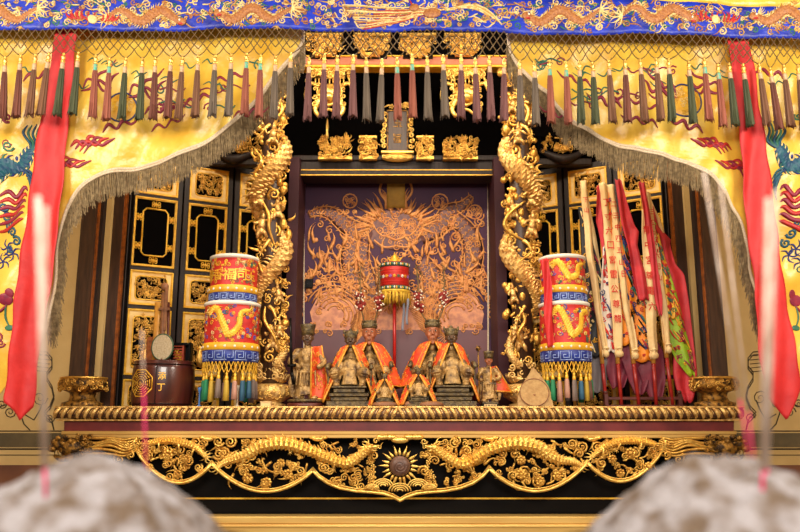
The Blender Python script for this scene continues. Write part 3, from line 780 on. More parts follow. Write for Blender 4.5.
for i,cx in enumerate((330,465)):
    Y=.36; f=(lambda x,cx=cx:x)
    t=thing('hanging_lion_carving',('left','right')[i]+' gilded lion carving hanging beneath the salmon beam','carving',tuple(P(cx,66,Y)))
    mp=local(cx,66,Y)
    m=MB(mp); m.box(cx-21,cx+21,66,71,-8,1,.8); m.box(cx-15,cx+15,71,76,-8,0,.6); clump(m,cx-20,cx+20,67,78,rg,6,2,False); 
    for q in range(9): m.tube([(cx-14+q*3.5,80,2),(cx-14+q*3.5,86,2)],[.9,.6],5)
    part('canopy',m,GOLDB,t)
    m=MB(mp); m.ball((cx,96,-1),(13,11,8),14,9); m.ball((cx,101,6),(6,4.5,4),10,7)
    for sg in (-1,1):
        m.ball((cx+sg*6,92,6),(2.6,2.4,2),8,6); m.tube([(cx+sg*10,88,0),(cx+sg*19,84,-1),(cx+sg*22,92,-1)],[2.4,2,1],6,sub=4)
        m.tube([(cx+sg*9,102,1),(cx+sg*14,112,1),(cx+sg*10,120,2)],[3.4,2.6,1.8],7,sub=3)
        for q in range(6): m.spiral(cx+sg*(11+(q%2)*3),88+q*4,3,2.8,.8,1.3,q,sg,5)
        m.tube([(cx+sg*18,76,0),(cx+sg*24,96,0),(cx+sg*21,112,0)],[1.3,1.8,.5],5,sub=4)
        for q in range(4): m.ball((cx+sg*23,82+q*8,1),(1.8,2.6,1.6),6,5)
    m.tube([(cx-6,107,5),(cx,110,6),(cx+6,107,5)],[1,1.6,1],6,sub=3)
    m.tube([(cx-10,120,2),(cx,113,3),(cx+10,120,2)],[1.2,1.6,1.2],6,sub=4)
    part('lion',m,GOLDB,t)
# mid carved register
for i,(x0,x1,y0,y1,lb) in enumerate(((318,352,138,158,'left outer'),(359,377,138,158,'left inner'),(416,434,138,158,'right inner'),(443,478,138,158,'right outer'))):
    Y=.56; m=MB(plane(Y)); clump(m,x0+1,x1-1,y0,y1,rg,5.5,3); m.box(x0,x1,156,159.5,-6,1,.4)
    if i in(1,2): m.box(x0,x1,136,138.4,-5,2,.4)
    single('carved_lintel_ornament',m,GOLD,f'{lb} gilded carving standing on the dark lintel','carving',tuple(P((x0+x1)/2,159,Y)),'carvings on the lintel')
m=MB(local(327,138,.56)); m.lathe(327,0,[(1.8,138),(1.6,134),(1.2,132),(1.7,126),(.9,120),(.2,117)],10); single('gilded_finial',m,GOLDB,'small gilded finial on the left outer lintel carving','finial',tuple(P(327,138,.56)))
Y=.60; t=thing('inscribed_plaque','upright inscribed plaque with gilded scroll sides at the top centre','plaque',tuple(P(397,158,Y)))
mp=local(397,158,Y)
m=MB(mp); m.box(386,409,106,152,-5,-1,.6); part('tablet',m,BROWNW,t)
m=MB(mp); m.frame(387,408,107,151,1.2,-1,.6,.3); glyph(m,'玉',397.5,121,-1,9,0,.6); glyph(m,'旨',397.5,137,-1,10,0,.6)
part('inscription',m,GOLDD,t)
m=MB(mp)
for sg in (-1,1):
    for q in range(7): m.spiral(397.5+sg*(13.5+.6*(q%2)),112+q*5.6,0,3.0,1.0,1.3,q,sg,5)
clump(m,387,408,101,105,rg,6,2,False)
m.box(381,414,151,153.6,-4,3,.6); m.ball((397.5,158,1),(16,4.6,4),18,8)
for q in range(9): m.spiral(384+q*3.4,157.5+((q%2)*1.2),4.6,2.2,.7,1.3,0,1,5)
part('gilded_surround',m,GOLDB,t)
# side hanging canopies above the doors
for i,(x0,x1) in enumerate(((206,262),(534,592))):
    Y=.60; m=MB(plane(Y)); m.box(x0,x1,158,165,-10,0,1); m.tube([(x0+6,150,0),((x0+x1)/2,160,2),(x1-4,150,0)],[2,5,2],8,sub=4)
    t=thing('side_canopy',('left','right')[i]+' dark hanging canopy beam with gilded carving above the folding doors','canopy',tuple(P((x0+x1)/2,158,Y)))
    part('beam',m,STILE,t)
    m=MB(plane(Y-.02)); cxx=(246 if i==0 else 556); clump(m,cxx-14,cxx+14,138,152,rg,8,3); part('carving',m,GOLD,t)
    m=MB(plane(Y)); m.box(x0,x1,120,136,-10,-2,1); m.box(x0+5,x0+8,136,158,-6,-3); m.box(x1-8,x1-5,136,158,-6,-3); part('upper_beam',m,BLACKM,t)
# ================================================================ DRAGON COLUMNS
def column(sd):
    sx=1 if sd=='left' else -1
    Y=.33; cxb=271 if sd=='left' else 524; cxt=272 if sd=='left' else 517
    cx=lambda y: interp([(70,cxt),(380,cxb)],y)
    base=P(cxb,407,Y)
    t=thing('dragon_column',f'{sd} column carved with a coiling gilded dragon and small figures','column',(base.x,Y,TZ))
    mp=plane(Y); rg=random.Random(51 if sx>0 else 77)
    kx=(base.z-TZ)/SC(Y,400)
    m=MB(mp); m.tube([(cx(384),384,0),(cx(220),220,0),(cx(62),62,0)],[11,10,10],18); part('shaft',m,BROWNW,t,'dark wooden core')
    m=MB(mp); N=34; pts=[];rad=[]
    turns=2.6
    for i in range(N+1):
        u=i/N; y=368-u*256; th=(turns*2*PI*u+.4)*sx
        pts.append((cx(y)+13.5*sin(th),y,9*cos(th)+2)); rad.append(3.2+5.0*min(1,u*2.2) if u<.75 else 8.2-(u-.75)*10)
    m.scaled(pts,rad,14,6,.26)
    pp,rr=catm([Vector(p) for p in pts],rad,2)
    for i in range(2,len(pp)-2):
        if pp[i].z<-2: continue
        tn=pp[i+1]-pp[i-1]; a=math.atan2(tn.y,tn.x)-PI/2*sx
        m.flame(pp[i].x+cos(a)*rr[i]*.8,pp[i].y+sin(a)*rr[i]*.8,pp[i].z+rr[i]*.35,a-.5*sx,rr[i]*1.25,rr[i]*.22,.4)
    part('dragon_body',m,GOLDP,t)
    m=MB(mp); e=pp[-1]
    dragonhead(m,cx(100)-sx*3,104,15,7,-sx,True,rg)
    for (yy,dx,hh) in ((320,7,12),(255,-8,12),(175,9,12),(140,-9,11)):
        x=cx(yy)+sx*dx; claw(m,x-sx*dx,yy-hh,12,x,yy,5.2,rg)
    part('dragon_head',m,GOLDB,t)
    m=MB(mp)
    for (yy,dx,h,z) in ((305,10,18,10),(265,11,20,9),(210,-10,20,10),(150,3,20,14),(118,8,18,12),(352,4,26,8),(338,10,15,11),(240,-9,24,9),(222,8,20,9),(182,2,24,12),(166,11,18,9),(130,-11,18,8),(288,-10,16,9)):
        figurine(m,cx(yy)+sx*dx,yy,z,h,rg,rg.uniform(-.25,.25))
    part('carved_figures',m,GOLDP,t)
    m=MB(mp)
    for q in range(330):
        y=rg.uniform(70,376); th=rg.uniform(-1.5,1.5); R=rg.uniform(9,18)
        x=cx(y)+R*sin(th); z=R*.6*cos(th); r_=rg.uniform(2.8,5.6); kk=rg.random()
        if kk<.36: m.cloud(x,y,z,r_,rg,5,6)
        elif kk<.62: m.ball((x,y,z-1),(r_*.8,r_*rg.uniform(.7,1.3),r_*.7),8,6)
        elif kk<.84: m.flame(x,y,z,rg.uniform(-2.8,-.3),r_*2.8,r_*.5,rg.uniform(-1,1),5)
        else: m.spiral(x,y,z,r_*1.2,r_*.28,1.6,rg.random()*6,rg.choice((-1,1)),5)
    for q in range(5):   # long ribbons
        y=100+q*52; pts=[(cx(y)+sx*rg.uniform(-16,16),y,11),(cx(y)+rg.uniform(-16,16),y+14,14),(cx(y)+rg.uniform(-16,16),y+28,13),(cx(y)+rg.uniform(-16,16),y+44,10)]
        m.tube(pts,[.8,1.9,1.7,.6],6,sub=6)
    part('cloud_scrolls',m,GOLD,t)
    m=MB(mp)
    for k in range(20):
        a=2*PI*k/20; R=14
        m.flame(cx(376)+R*.75*cos(a),382,R*.6*sin(a),math.atan2(-1.2,cos(a)*1.1),12,3.0,.3*(1 if cos(a)>0 else -1),6,.7)
    for k in range(12): m.spiral(cx(370)+rg.uniform(-13,13),370+rg.uniform(-8,8),9,4,1.2,1.5,rg.random()*6,rg.choice((-1,1)),6)
    m.ball((cx(378),379,0),(15,5,11),20,8)
    part('lotus_waves',m,GOLDP,t)
    m=MB(mp)
    m.lathe(cxb,0,[(15,407+kx),(15,404.5),(10,403),(14,400.5),(20,397),(21.5,392),(20.5,387.5),(16,384.5),(10,383.5),(11,381)],40,1,.8,lambda th,j:1+(.025*sin(th*18) if 3<=j<=7 else 0))
    part('bowl_base',m,GOLDP,t,'carved bowl-shaped base')
    m=MB(mp)
    for k in range(56):
        th=rg.uniform(0,PI); y=rg.uniform(387,398); r=21*(1-abs(y-392)/40)
        m.spiral(cxb+r*cos(th),y,r*.8*sin(th)+.4,rg.uniform(1.6,2.8),.6,1.3,rg.random()*6,1,4,0)
    part('base_carving',m,GOLDB,t)
column('left'); column('right')
# ================================================================ VALANCE
VY=-.70
def vtop(x): return interp([(-60,-7),(0,-6),(600,-3),(660,2),(800,7),(860,9)],x)
def vbot(x): return interp([(-60,31),(0,31),(260,29.6),(400,31),(530,33.5),(650,35),(800,38),(860,40)],x)
def vf(x,y): return 3*sin(x*.031)+1.4*sin(x*.09+1)+.5*sin(x*.23+y*.05)
vm=plane(VY,vf)
polez=P(400,-17,VY).z
m=MB()
m.fn=lambda x,y,z:Vector((x,y,z))
m.tube([(-HX,VY+.02,polez+.03),(HX,VY+.02,polez+.03)],.022,12)
single('curtain_pole',m,BROWNW,'wooden pole that carries the valance and the yellow curtains','pole',(0,VY+.02,polez+.03))
t=thing('embroidered_valance','blue embroidered valance with netted fringe and long tassels across the top','valance',(0,VY,P(400,31,VY).z))
m=MB(vm); m.grid(lambda u,v:(-50+900*u,vtop(-50+900*u)+(vbot(-50+900*u)-vtop(-50+900*u))*v,0),300,8); part('cloth',m,BLUE,t,'blue satin',solid=.003)
m=MB(vm); m.grid(lambda u,v:(-50+900*u,-18+(vtop(-50+900*u)+18)*v,-.3),200,4); part('heading_band',m,YEL,t,'yellow cloth band above the blue',solid=.003)
rg=random.Random(61)
e=MB(vm)
THS=[THO,THC,THG,THR,THG2,THW]
def est(ci,pts,w,sub=4,z=.6): e.cur=ci; e.tube([(x,y,z) for x,y in pts],w,5,.5,sub=sub)
def vdragon(x0,x1,flip):
    n=8; pts=[(x0+(x1-x0)*i/n,15+6*sin(i*1.35+(0 if flip else 2)),.8) for i in range(n+1)]
    r=[3.2,4.2,4.6,4.8,4.8,4.2,3.2,2.2,1.0]
    e.cur=0; e.scaled(pts,r,8,6,.25,.3)
    pp,rr=catm([Vector(p) for p in pts],r,5)
    for i in range(1,len(pp)-1):
        tn=pp[i+1]-pp[i-1]; 
        for sg in (-1,1):
            a=math.atan2(tn.y,tn.x)+sg*PI/2; e.cur=1 if i%3 else 2
            e.flame(pp[i].x+cos(a)*rr[i],pp[i].y+sin(a)*rr[i],.8,a+.5,rr[i]*.9,.8,.4,4,.5)
    hx,hy=pts[0][0],pts[0][1]; d=-1 if x1>x0 else 1
    e.cur=0; e.ball((hx+d*3,hy,1.2),(5,4,1.4),10,6); e.cur=3; e.ball((hx+d*2,hy+2.2,1.8),(3,1.2,1),8,5)
    e.cur=5; e.ball((hx+d*1,hy-1.6,2.2),(1.2,1.2,.6),6,4)
    e.cur=1
    for k in range(10): e.flame(hx-d*1,hy+(k-5)*.7,1,(0 if d<0 else PI)+(k-5)*.3,9,.9,.5,4,.5)
    for k in range(9):
        e.cur=1; p=pts[-1]; e.flame(p[0],p[1],.8,(0 if d<0 else PI)+(k-4)*.3,16,1.1,.5*(-1)**k,4,.5)
    for i in (2,4,6):
        for k in range(4): e.cur=2; e.flame(pts[i][0]+3,pts[i][1]+(7 if i%4 else -7),.9,(k-1.5)*.7+(PI/2 if i%4 else -PI/2),6,.9,.3,4,.5)
for a,b in ((-38,38),(178,108),(222,292),(530,600),(690,622),(758,826)): vdragon(a,b,a<b)
# phoenix in the middle
for k in range(14):
    est((1,2,0,1)[k%4],[(440-k*2,12+k*.5),(410-k*2,8+k*1.2+sin(k)),(380-k,6+k*1.6-sin(k*2)),(342+k*1.5,4+k*1.9)],.7)
    if k%2: est(3,[(438-k*2,13+k*.5),(408-k*2,9.2+k*1.2),(376-k,8+k*1.6)],.6)
for k in range(10): est(1 if k%2 else 2,[(430,14),(450+k*3,10-k*.4),(470+k*3.5,4+k*2.4)],.9)
e.cur=0; e.ball((432,15,1),(9,5,1.5),12,6); e.ball((414,9,1),(5,4,1.4),10,6); e.cur=3; e.flame(412,6,1,-2.2,7,1.2,.3,5)
for cx in (93,715):   # flaming pearl
    e.cur=1; e.ball((cx,20,1),(4.5,4.5,1.3),12,6)
    for dx in (-16,-12,12,16,0):
        e.cur=3
        for k in range(3): e.flame(cx+dx+(k-1)*2.5,22-abs(dx)*.05,.8,-PI/2+(k-1)*.45,13,1.7,.7*(1 if dx>0 else -1),5,.5)
        e.cur=2
        for k in range(2): e.flame(cx+dx+(k-.5)*4,23,1.1,-PI/2+(k-.5)*.7,10,.5,.7,4,.5)
for k in range(620):  # cloud curls
    x=rg.uniform(-45,845); y=rg.uniform(vtop(x)+3,vbot(x)-5); r=rg.uniform(2,4.6)
    e.cur=rg.choice((1,1,2,2,0,4)); e.spiral(x,y,.4,r,.85,1.3,rg.random()*6,rg.choice((-1,1)),4,0,.5,7)
for k in range(420):
    x=rg.uniform(-45,845); y=rg.uniform(vtop(x)+4,vbot(x)-7)
    e.cur=rg.choice((1,1,2,0,0,4)); e.flame(x,y,.4,rg.choice((0,PI))+rg.uniform(-.6,.6),rg.uniform(8,17),1.1,rg.uniform(-1,1),4,.5)
part('embroidery',e,THS,t,'gold, cream and red dragons, phoenix and clouds')
# tassel data: top x, bottom x, colour
TD=[(-24,-30,'R'),(-9,-14,'B'),(6,3,'R'),(22,17,'R'),(36,29,'B'),(50,42,'B'),(65,58,'G'),(80,74,'G'),(96,92,'O'),(109,105,'O'),(125,120,'G'),(142,139,'G'),(155,152,'R'),(170,166,'R'),(182,177,'B'),(198,195,'B'),(216,213,'Y'),(232,229,'Y'),(247,245,'O'),(261,259,'O'),(276,274,'Y'),(291,290,'Y'),(309,307,'M'),(324,323,'M'),(337,336,'M'),(353,353,'M'),(366,367,'Y'),(382,380,'Y'),(397,398,'O'),(412,413,'O'),(427,428,'Y'),(443,445,'Y'),(461,461,'M'),(475,477,'M'),(489,491,'M'),(504,504,'M'),(520,521,'Y'),(535,537,'Y'),(550,552,'O'),(566,569,'O'),(580,582,'G'),(593,596,'G'),(609,613,'B'),(624,627,'R'),(639,644,'B'),(655,660,'B'),(668,672,'G'),(688,693,'G'),(703,708,'O'),(718,724,'O'),(730,736,'G'),(745,753,'G'),(760,768,'B'),(771,780,'R'),(784,791,'B'),(799,806,'B'),(814,822,'G')]
ux=[(i,a) for i,(a,b,c) in enumerate(TD)]
VT=VY-.03
net=MB(plane(VT,vf))
NT=len(TD)
def nodex(u): return interp(ux,u)
rows=5
def ny(j,x): return vbot(x)-1+j*5.0
jit=random.Random(7)
nd={}
for j in range(rows):
    for i in range(2*NT-1):
        u=i/2+(.25 if j%2 else 0); x=nodex(u); nd[(j,i)]=(x+jit.uniform(-.5,.5),ny(j,x)+jit.uniform(-.5,.5),0)
for j in range(rows-1):
    for i in range(2*NT-2):
        a=nd[(j,i)]
        if j%2==0: nb=[(j+1,i),(j+1,i-1)]
        else: nb=[(j+1,i),(j+1,i+1)]
        for q in nb:
            if q in nd:
                b=nd[q]; net.tube([a,b],.5,4,caps=False)
ttop=[]
for i,(a,b,c) in enumerate(TD):
    ty=vbot(a)+26+jit.uniform(-2,2.5)
    if a>720: ty+=2
    ttop.append(ty)
    for q in ((rows-1,2*i),(rows-1,2*i-1),(rows-1,2*i+1)):
        if q in nd and (q[1]==2*i or True):
            if q[1]==2*i: continue
            p=nd[q]; net.tube([p,((p[0]*.6+a*.4),p[1]+ (ty-p[1])*.55,0),(a,ty,0)],.5,4,sub=2,caps=False)
part('knotted_net',net,NETM,t)
# tassel prototypes in metres, hanging from the origin
def tassel_meshes(seed,L=50):
    r=random.Random(seed); s=SC(VT,80)
    fn=lambda x,y,d:Vector((x*s,-d*s,-y*s))
    sk=MB(fn)
    jl=[r.uniform(-3,2.5) for _ in range(18)]
    pr=[(2.0,15),(2.5,20),(2.8,30),(3.3,45),(3.7,L+9),(3.9,L+14)]
    vs=[];fs=[];n=18
    for j,(rr,y) in enumerate(pr):
        for i in range(n):
            th=2*PI*i/n; q=rr*(1+(.14 if i%2 else -.12)); yy=y+(jl[i] if j==len(pr)-1 else 0)
            vs.append((q*cos(th)+(y-15)*.01*r.choice((-1,1))*0,yy,q*.9*sin(th)))
    for j in range(len(pr)-1):
        for i in range(n): fs.append((j*n+i,j*n+(i+1)%n,(j+1)*n+(i+1)%n,(j+1)*n+i))
    fs.append(tuple(range(n))); fs.append(tuple((len(pr)-1)*n+i for i in range(n)))
    sk.add(vs,fs,False)
    for k in range(10):
        a=r.random()*6.28; sk.tube([(3.2*cos(a),L,3*sin(a)),(4.2*cos(a),L+12,4*sin(a)),(4.6*cos(a)+r.uniform(-.6,.6),L+16+r.uniform(-1,2),4*sin(a))],.3,3)
    cap=MB(fn); cap.lathe(0,0,[(.5,-2),(1.2,-1.2),(1.6,0),(1.0,1.2),(1.9,2.4),(2.4,4),(1.5,5.4),(2.1,7),(2.2,8.4),(1.3,9.2)],12)
    col=MB(fn); col.lathe(0,0,[(1.6,9),(2.1,9.6),(1.9,11),(2.3,12),(2.0,13.5),(2.3,15),(2.1,16)],12)
    z=Vector((0,0,0))
    return mesh_of('skirt',sk,TB['R'],z),mesh_of('cap',cap,GOLDB,z),mesh_of('collar',col,COLLW,z)
TP=[tassel_meshes(s) for s in range(6)]
def setmat(o,m):
    o.material_slots[0].link='OBJECT'; o.material_slots[0].material=m
clab={'R':'rust','B':'brown','G':'olive green','O':'rose','Y':'grey','M':'mauve'}
for i,(a,b,c) in enumerate(TD):
    s=SC(VT,60); p=P(a,ttop[i],VT)-Vector((0,vf(a,ttop[i])*s,0)); mm=TP[i%6]
    q=P(b,ttop[i]+62,VT)
    tilt=math.atan2(-(q.x-p.x),(p.z-q.z))
    org=WL[t.name]
    sk=bpy.data.objects.new('tassel',mm[0]); COL.objects.link(sk); sk.parent=t; sk.location=p-org; sk.rotation_euler=(jit.uniform(-.02,.02),-tilt*-1 if False else tilt*-1*-1,0)
    sk.rotation_euler[1]=math.atan2(-(q.x-p.x),(p.z-q.z))
    setmat(sk,TB[c]); sk['label']=clab[c]+' silk tassel'
    cp=bpy.data.objects.new('bead_cap',mm[1]); COL.objects.link(cp); cp.parent=sk
    co=bpy.data.objects.new('collar',mm[2]); COL.objects.link(co); co.parent=sk
    if c=='O': setmat(co,COLLT)
# ================================================================ YELLOW CURTAINS
KY=-.60
LE=[(-10,303),(30,303),(45,300),(65,284),(82,270),(103,255),(118,240),(130,224),(145,200),(158,170),(165,140),(170,112),(182,88),(197,74),(215,65),(240,60),(270,57),(310,51),(350,36),(395,0),(432,-50)]
RE=[(-10,508),(32,508),(55,510),(70,521),(82,535),(92,547),(105,556),(118,568),(130,592),(140,610),(149,640),(158,672),(165,694),(172,706),(184,719),(204,731),(224,740),(250,747),(275,751),(320,762),(360,782),(400,812),(430,850)]
def curtain(sd):
    E=LE if sd=='left' else RE
    sg=1 if sd=='left' else -1
    def ex(y):
        return interp(E,y)
    def off(x,y):
        return (4.0*sin(x*.05*sg+y*.022+.5)+2.2*sin(x*.11+y*.05*sg)+1.6*sin(y*.09-x*.04*sg+1)+.9*sin(x*.21+y*.13))*min(1,max(.1,(y+10)/80))
    mp=plane(KY,off)
    y0,y1=-14,(432 if sd=='left' else 430)
    t=thing('yellow_curtain',f'{sd} yellow satin curtain with embroidered dragons, swept aside over the shrine','curtain',tuple(P(60 if sd=='left' else 745,40,KY)))
    m=MB(mp)
    def g(u,v):
        y=y0+(y1-y0)*v; xe=ex(y); xo=-52 if sd=='left' else 852
        return (xo+(xe-xo)*u,y,0)
    m.grid(g,110,150); part('cloth',m,YEL,t,'yellow satin cloth',solid=.003)
    # edge points in arc length
    pts=[Vector((x,y,0)) for y,x in E if y>=30]
    pp,_=catm(pts,[1]*len(pts),12)
    lim=[p for p in pp if p.y<330]
    m=MB(mp); 
    m.tube([(p.x,p.y,.8) for p in lim],1.7,6); m.tube([(p.x+sg*2.4*-.2,p.y+2.2,.6) for p in lim],1.3,6); 
    part('braid_trim',m,TRIMM,t,'pale braided edge')
    m=MB(mp); rr=random.Random(5+sg)
    acc=0; k=1
    while k<len(lim):
        d=(lim[k]-lim[k-1]).length; n=max(1,int(d/.3))
        for q in range(n):
            p=lim[k-1].lerp(lim[k],(q+rr.random())/n); y=p.y
            L=rr.uniform(21,28) if y<260 else rr.uniform(14,22)
            nx=sg*rr.uniform(0,7)*(1 if y>180 else .3)
            z=rr.uniform(-1.2,.6)
            w=rr.uniform(.28,.5)
            x1=p.x+nx*.7+rr.uniform(-.6,.6); 
            m.tube([(p.x,p.y+1,z),(x1,p.y+L*.5,z+rr.uniform(-.5,.5)),(x1+rr.uniform(-1.4,1.4)+nx*.3,p.y+L,z)],[w,w,w*.9],3,caps=False)
        k+=1
    part('fringe',m,FRINGE,t,'grey-brown thread fringe')
    # embroidery
    e=MB(mp); F_=(lambda x:x) if sd=='left' else (lambda x:806-x)
    MS=[THM,THB,THG2,THN,THG,THR,THC,UMY]
    def S(ci,pts,w,sub=5): e.cur=ci; ww=w if hasattr(w,'__len__') else [w]*len(pts); e.tube([(F_(x),y,.8) for x,y in pts],ww,5,.45,sub=sub)
    def SP(ci,x,y,r,w,tn,a0,h): e.cur=ci; e.spiral(F_(x),y,.6,r,w,tn,a0,h*(1 if sd=='left' else -1),5,0,.5,9)
    # medallion
    cx,cy,r=(122,108,15) if sd=='left' else (121,101,17)
    e.cur=7; e.ball((F_(cx),cy,.2),(r,r*.98,.8),24,6)
    for q in range(34): 
        a=rr.random()*6.28; q_=rr.random()**.5*r*.8; e.cur=7 if q%3 else 6; e.spiral(F_(cx)+q_*cos(a),cy+q_*sin(a),1.0,2.4,.5,1.3,rr.random()*6,1,4,0,.6,7)
    S(3,[(cx+r*cos(2*PI*q/28),cy+r*sin(2*PI*q/28)) for q in range(29)],.9,1)
    # magenta ribbon clouds
    for ox,oy in ((0,0),(46,6)):
        S(0,[(84+ox,90+oy),(88+ox,80+oy),(96+ox,82+oy),(100+ox,76+oy),(110+ox,72+oy),(118+ox,62+oy)],[.8,1.3,1.4,1.6,1.3,.4])
        S(0,[(82+ox,92+oy),(92+ox,90+oy),(100+ox,82+oy),(108+ox,86+oy),(114+ox,78+oy),(120+ox,74+oy)],[.6,1.8,1.5,1.8,1.2,.4])
        S(0,[(98+ox,82+oy),(104+ox,92+oy),(112+ox,88+oy)],[1.4,1.4,.5])
    for ox,oy,q in ((60,22,1),(66,38,.9),(100,16,1),(20,42,1.1),(-60,-10,1),(130,-6,.9),(150,30,.7)):
        S(0,[(84+ox,92+oy),(90+ox,84+oy),(98+ox,88+oy),(104+ox,80+oy),(112+ox,83+oy),(119+ox,76+oy)],[.5*q,1.8*q,1.2*q,1.8*q,1.4*q,.4*q])
    for bx,by_ in ((84,150),(60,172)):
        for k in range(4):
            S(0 if k%2 else 5,[(bx-12+k*4,by_-2+k*2),(bx-6+k*5,by_-8),(bx+k*6,by_-4),(bx+6+k*6,by_-13+k*2),(bx+14+k*6,by_-11)],[.5,2,1.5,1.9,.5])
    for q in range(12):
        x,y=rr.uniform(130,280),rr.uniform(60,110)
        if ex(y)*sg<(F_(x)+12*sg)*sg: continue
        SP(0 if q%3 else 2,x,y,5.5,.9,1.3,rr.random()*6,1); S(2 if q%2 else 0,[(x,y),(x+10,y-3),(x+20,y+2),(x+26,y-2)] if ex(y)*sg>(F_(x+30))*sg else [(x,y),(x-10,y-3)],.8)
    # thin green/teal wisps
    for q in range(14):
        x,y=rr.uniform(0,230),rr.uniform(62,92)
        if ex(y)*sg<(F_(x)+14*sg)*sg: continue
        S(2,[(x,y),(x+6,y-3),(x+10,y+2),(x+17,y-2)],[.3,.8,.8,.3])
    # teal dragon at the outer edge
    e.cur=1
    pts=[(-40,210),(-24,196),(-10,176),(4,166),(18,166),(26,156),(30,148)]
    rad=[4,7,8,8,6,6,3]
    e.scaled([(F_(x),y,.8) for x,y in pts],rad,10,8,.25,.3)
    pp,r2=catm([Vector((x,y,0)) for x,y in pts],rad,6)
    for i in range(1,len(pp)-1):
        tn=pp[i+1]-pp[i-1]
        for s2 in (-1,1):
            a=math.atan2(tn.y,tn.x)+s2*PI/2
            S((2,3,6)[i%3],[(pp[i].x+cos(a)*r2[i]*.7,pp[i].y+sin(a)*r2[i]*.7),(pp[i].x+cos(a+.3)*r2[i]*1.25,pp[i].y+sin(a+.3)*r2[i]*1.25),(pp[i].x+cos(a+.6)*r2[i]*1.6,pp[i].y+sin(a+.6)*r2[i]*1.6)],[1.2,1,.3],2)
    for k in range(5): S(2 if k%2 else 1,[(30,150),(28+k*3,142),(22+k*4,132),(26+k*4,124-k)],[2,1.6,1.3,.4])
    for k in range(6): S(1,[(22+k*1.5,168+k*3),(30,172+k*4),(34-k,180+k*4)],[1.6,1.4,.3])
    e.cur=6; e.ball((F_(16),158,1.5),(3.4,5,.8),8,6); e.cur=3; e.ball((F_(16),158,2.2),(1.6,2.4,.6),8,5)
    for k in range(6):
        S(5 if k%2 else 0,[(-4,196+k*7),(6,190+k*8),(14,196+k*6),(22,186+k*7),(26,190+k*6)],[.8,2.6,2.2,2.2,.5])
    for k in range(5): SP(1,2+k*4,206+k*9,5,1.5,1.4,k,1)
    for (x,y) in ((8,248),(4,262),(14,254)):
        for k in range(5): a=k*1.25+.3; S(3,[(x,y),(x+5*cos(a),y+5*sin(a)),(x+9*cos(a+.5),y+9*sin(a+.5))],[.6,1,.3],3)
    e.cur=0; e.ball((F_(8),300,.8),(7,6,.8),12,6); e.ball((F_(12),294,.8),(4,5,.8),12,6)
    S(2,[(8,304),(6,318),(12,330)],[.8,1.2,.5]); e.cur=2; e.ball((F_(10),328,.8),(5,3,.7),10,5)
    S(0,[(8,306),(0,312),(-8,306)],[1,1.6,.4])
    for q in range(26):
        x=rr.uniform(-48,12); y=rr.uniform(60,380)
        SP(rr.choice((0,1,2,5)),x,y,rr.uniform(3,6),rr.uniform(.8,1.4),1.4,rr.random()*6,1)
    part('embroidery',e,MS,t,'embroidered dragons, clouds and flower medallion')
    # folds gathered where it is swept: nothing else
curtain('left'); curtain('right')
# ================================================================ RED RIBBONS
def ribbon(sd):
    Y=-.662
    if sd=='left':
        L=[(18,61),(31,57),(133,39),(266,18),(330,10),(400,4),(408,7)]; R=[(18,77),(31,78),(133,67),(200,61),(266,55),(330,43),(408,33)]; tip=(27,420)
    else:
        L=[(18,729),(38,728),(133,739),(200,745),(266,751),(330,758),(397,766)]; R=[(18,749),(38,748),(133,765),(200,773),(266,782),(330,792),(388,801)]; tip=(786,421)
    off=lambda x,y:(1.8*sin(y*.03+x*.1)+1.4*sin(x*.26+y*.02))*min(1,max(0,(y+10)/50))
    mp=plane(Y,off); m=MB(mp)
    def g(u,v):
        yb=interp([(0,402),(.55,421),(1,407)],u) if sd=='left' else interp([(0,397),(.6,421),(1,386)],u)
        y=-15+(yb+15)*v; yy=min(y,407)
        a=interp(L,yy); b=interp(R,yy)
        return (a+(b-a)*u+.8*sin(y*.12+u*5),y,.8*sin(u*9+y*.05))
    m.grid(g,16,90)
    single('red_ribbon',m,REDC,f'long plain red cloth ribbon hanging over the {sd} yellow curtain','ribbon',tuple(P(interp(L,38)+10,38,Y)),solid=.002)
ribbon('left'); ribbon('right')
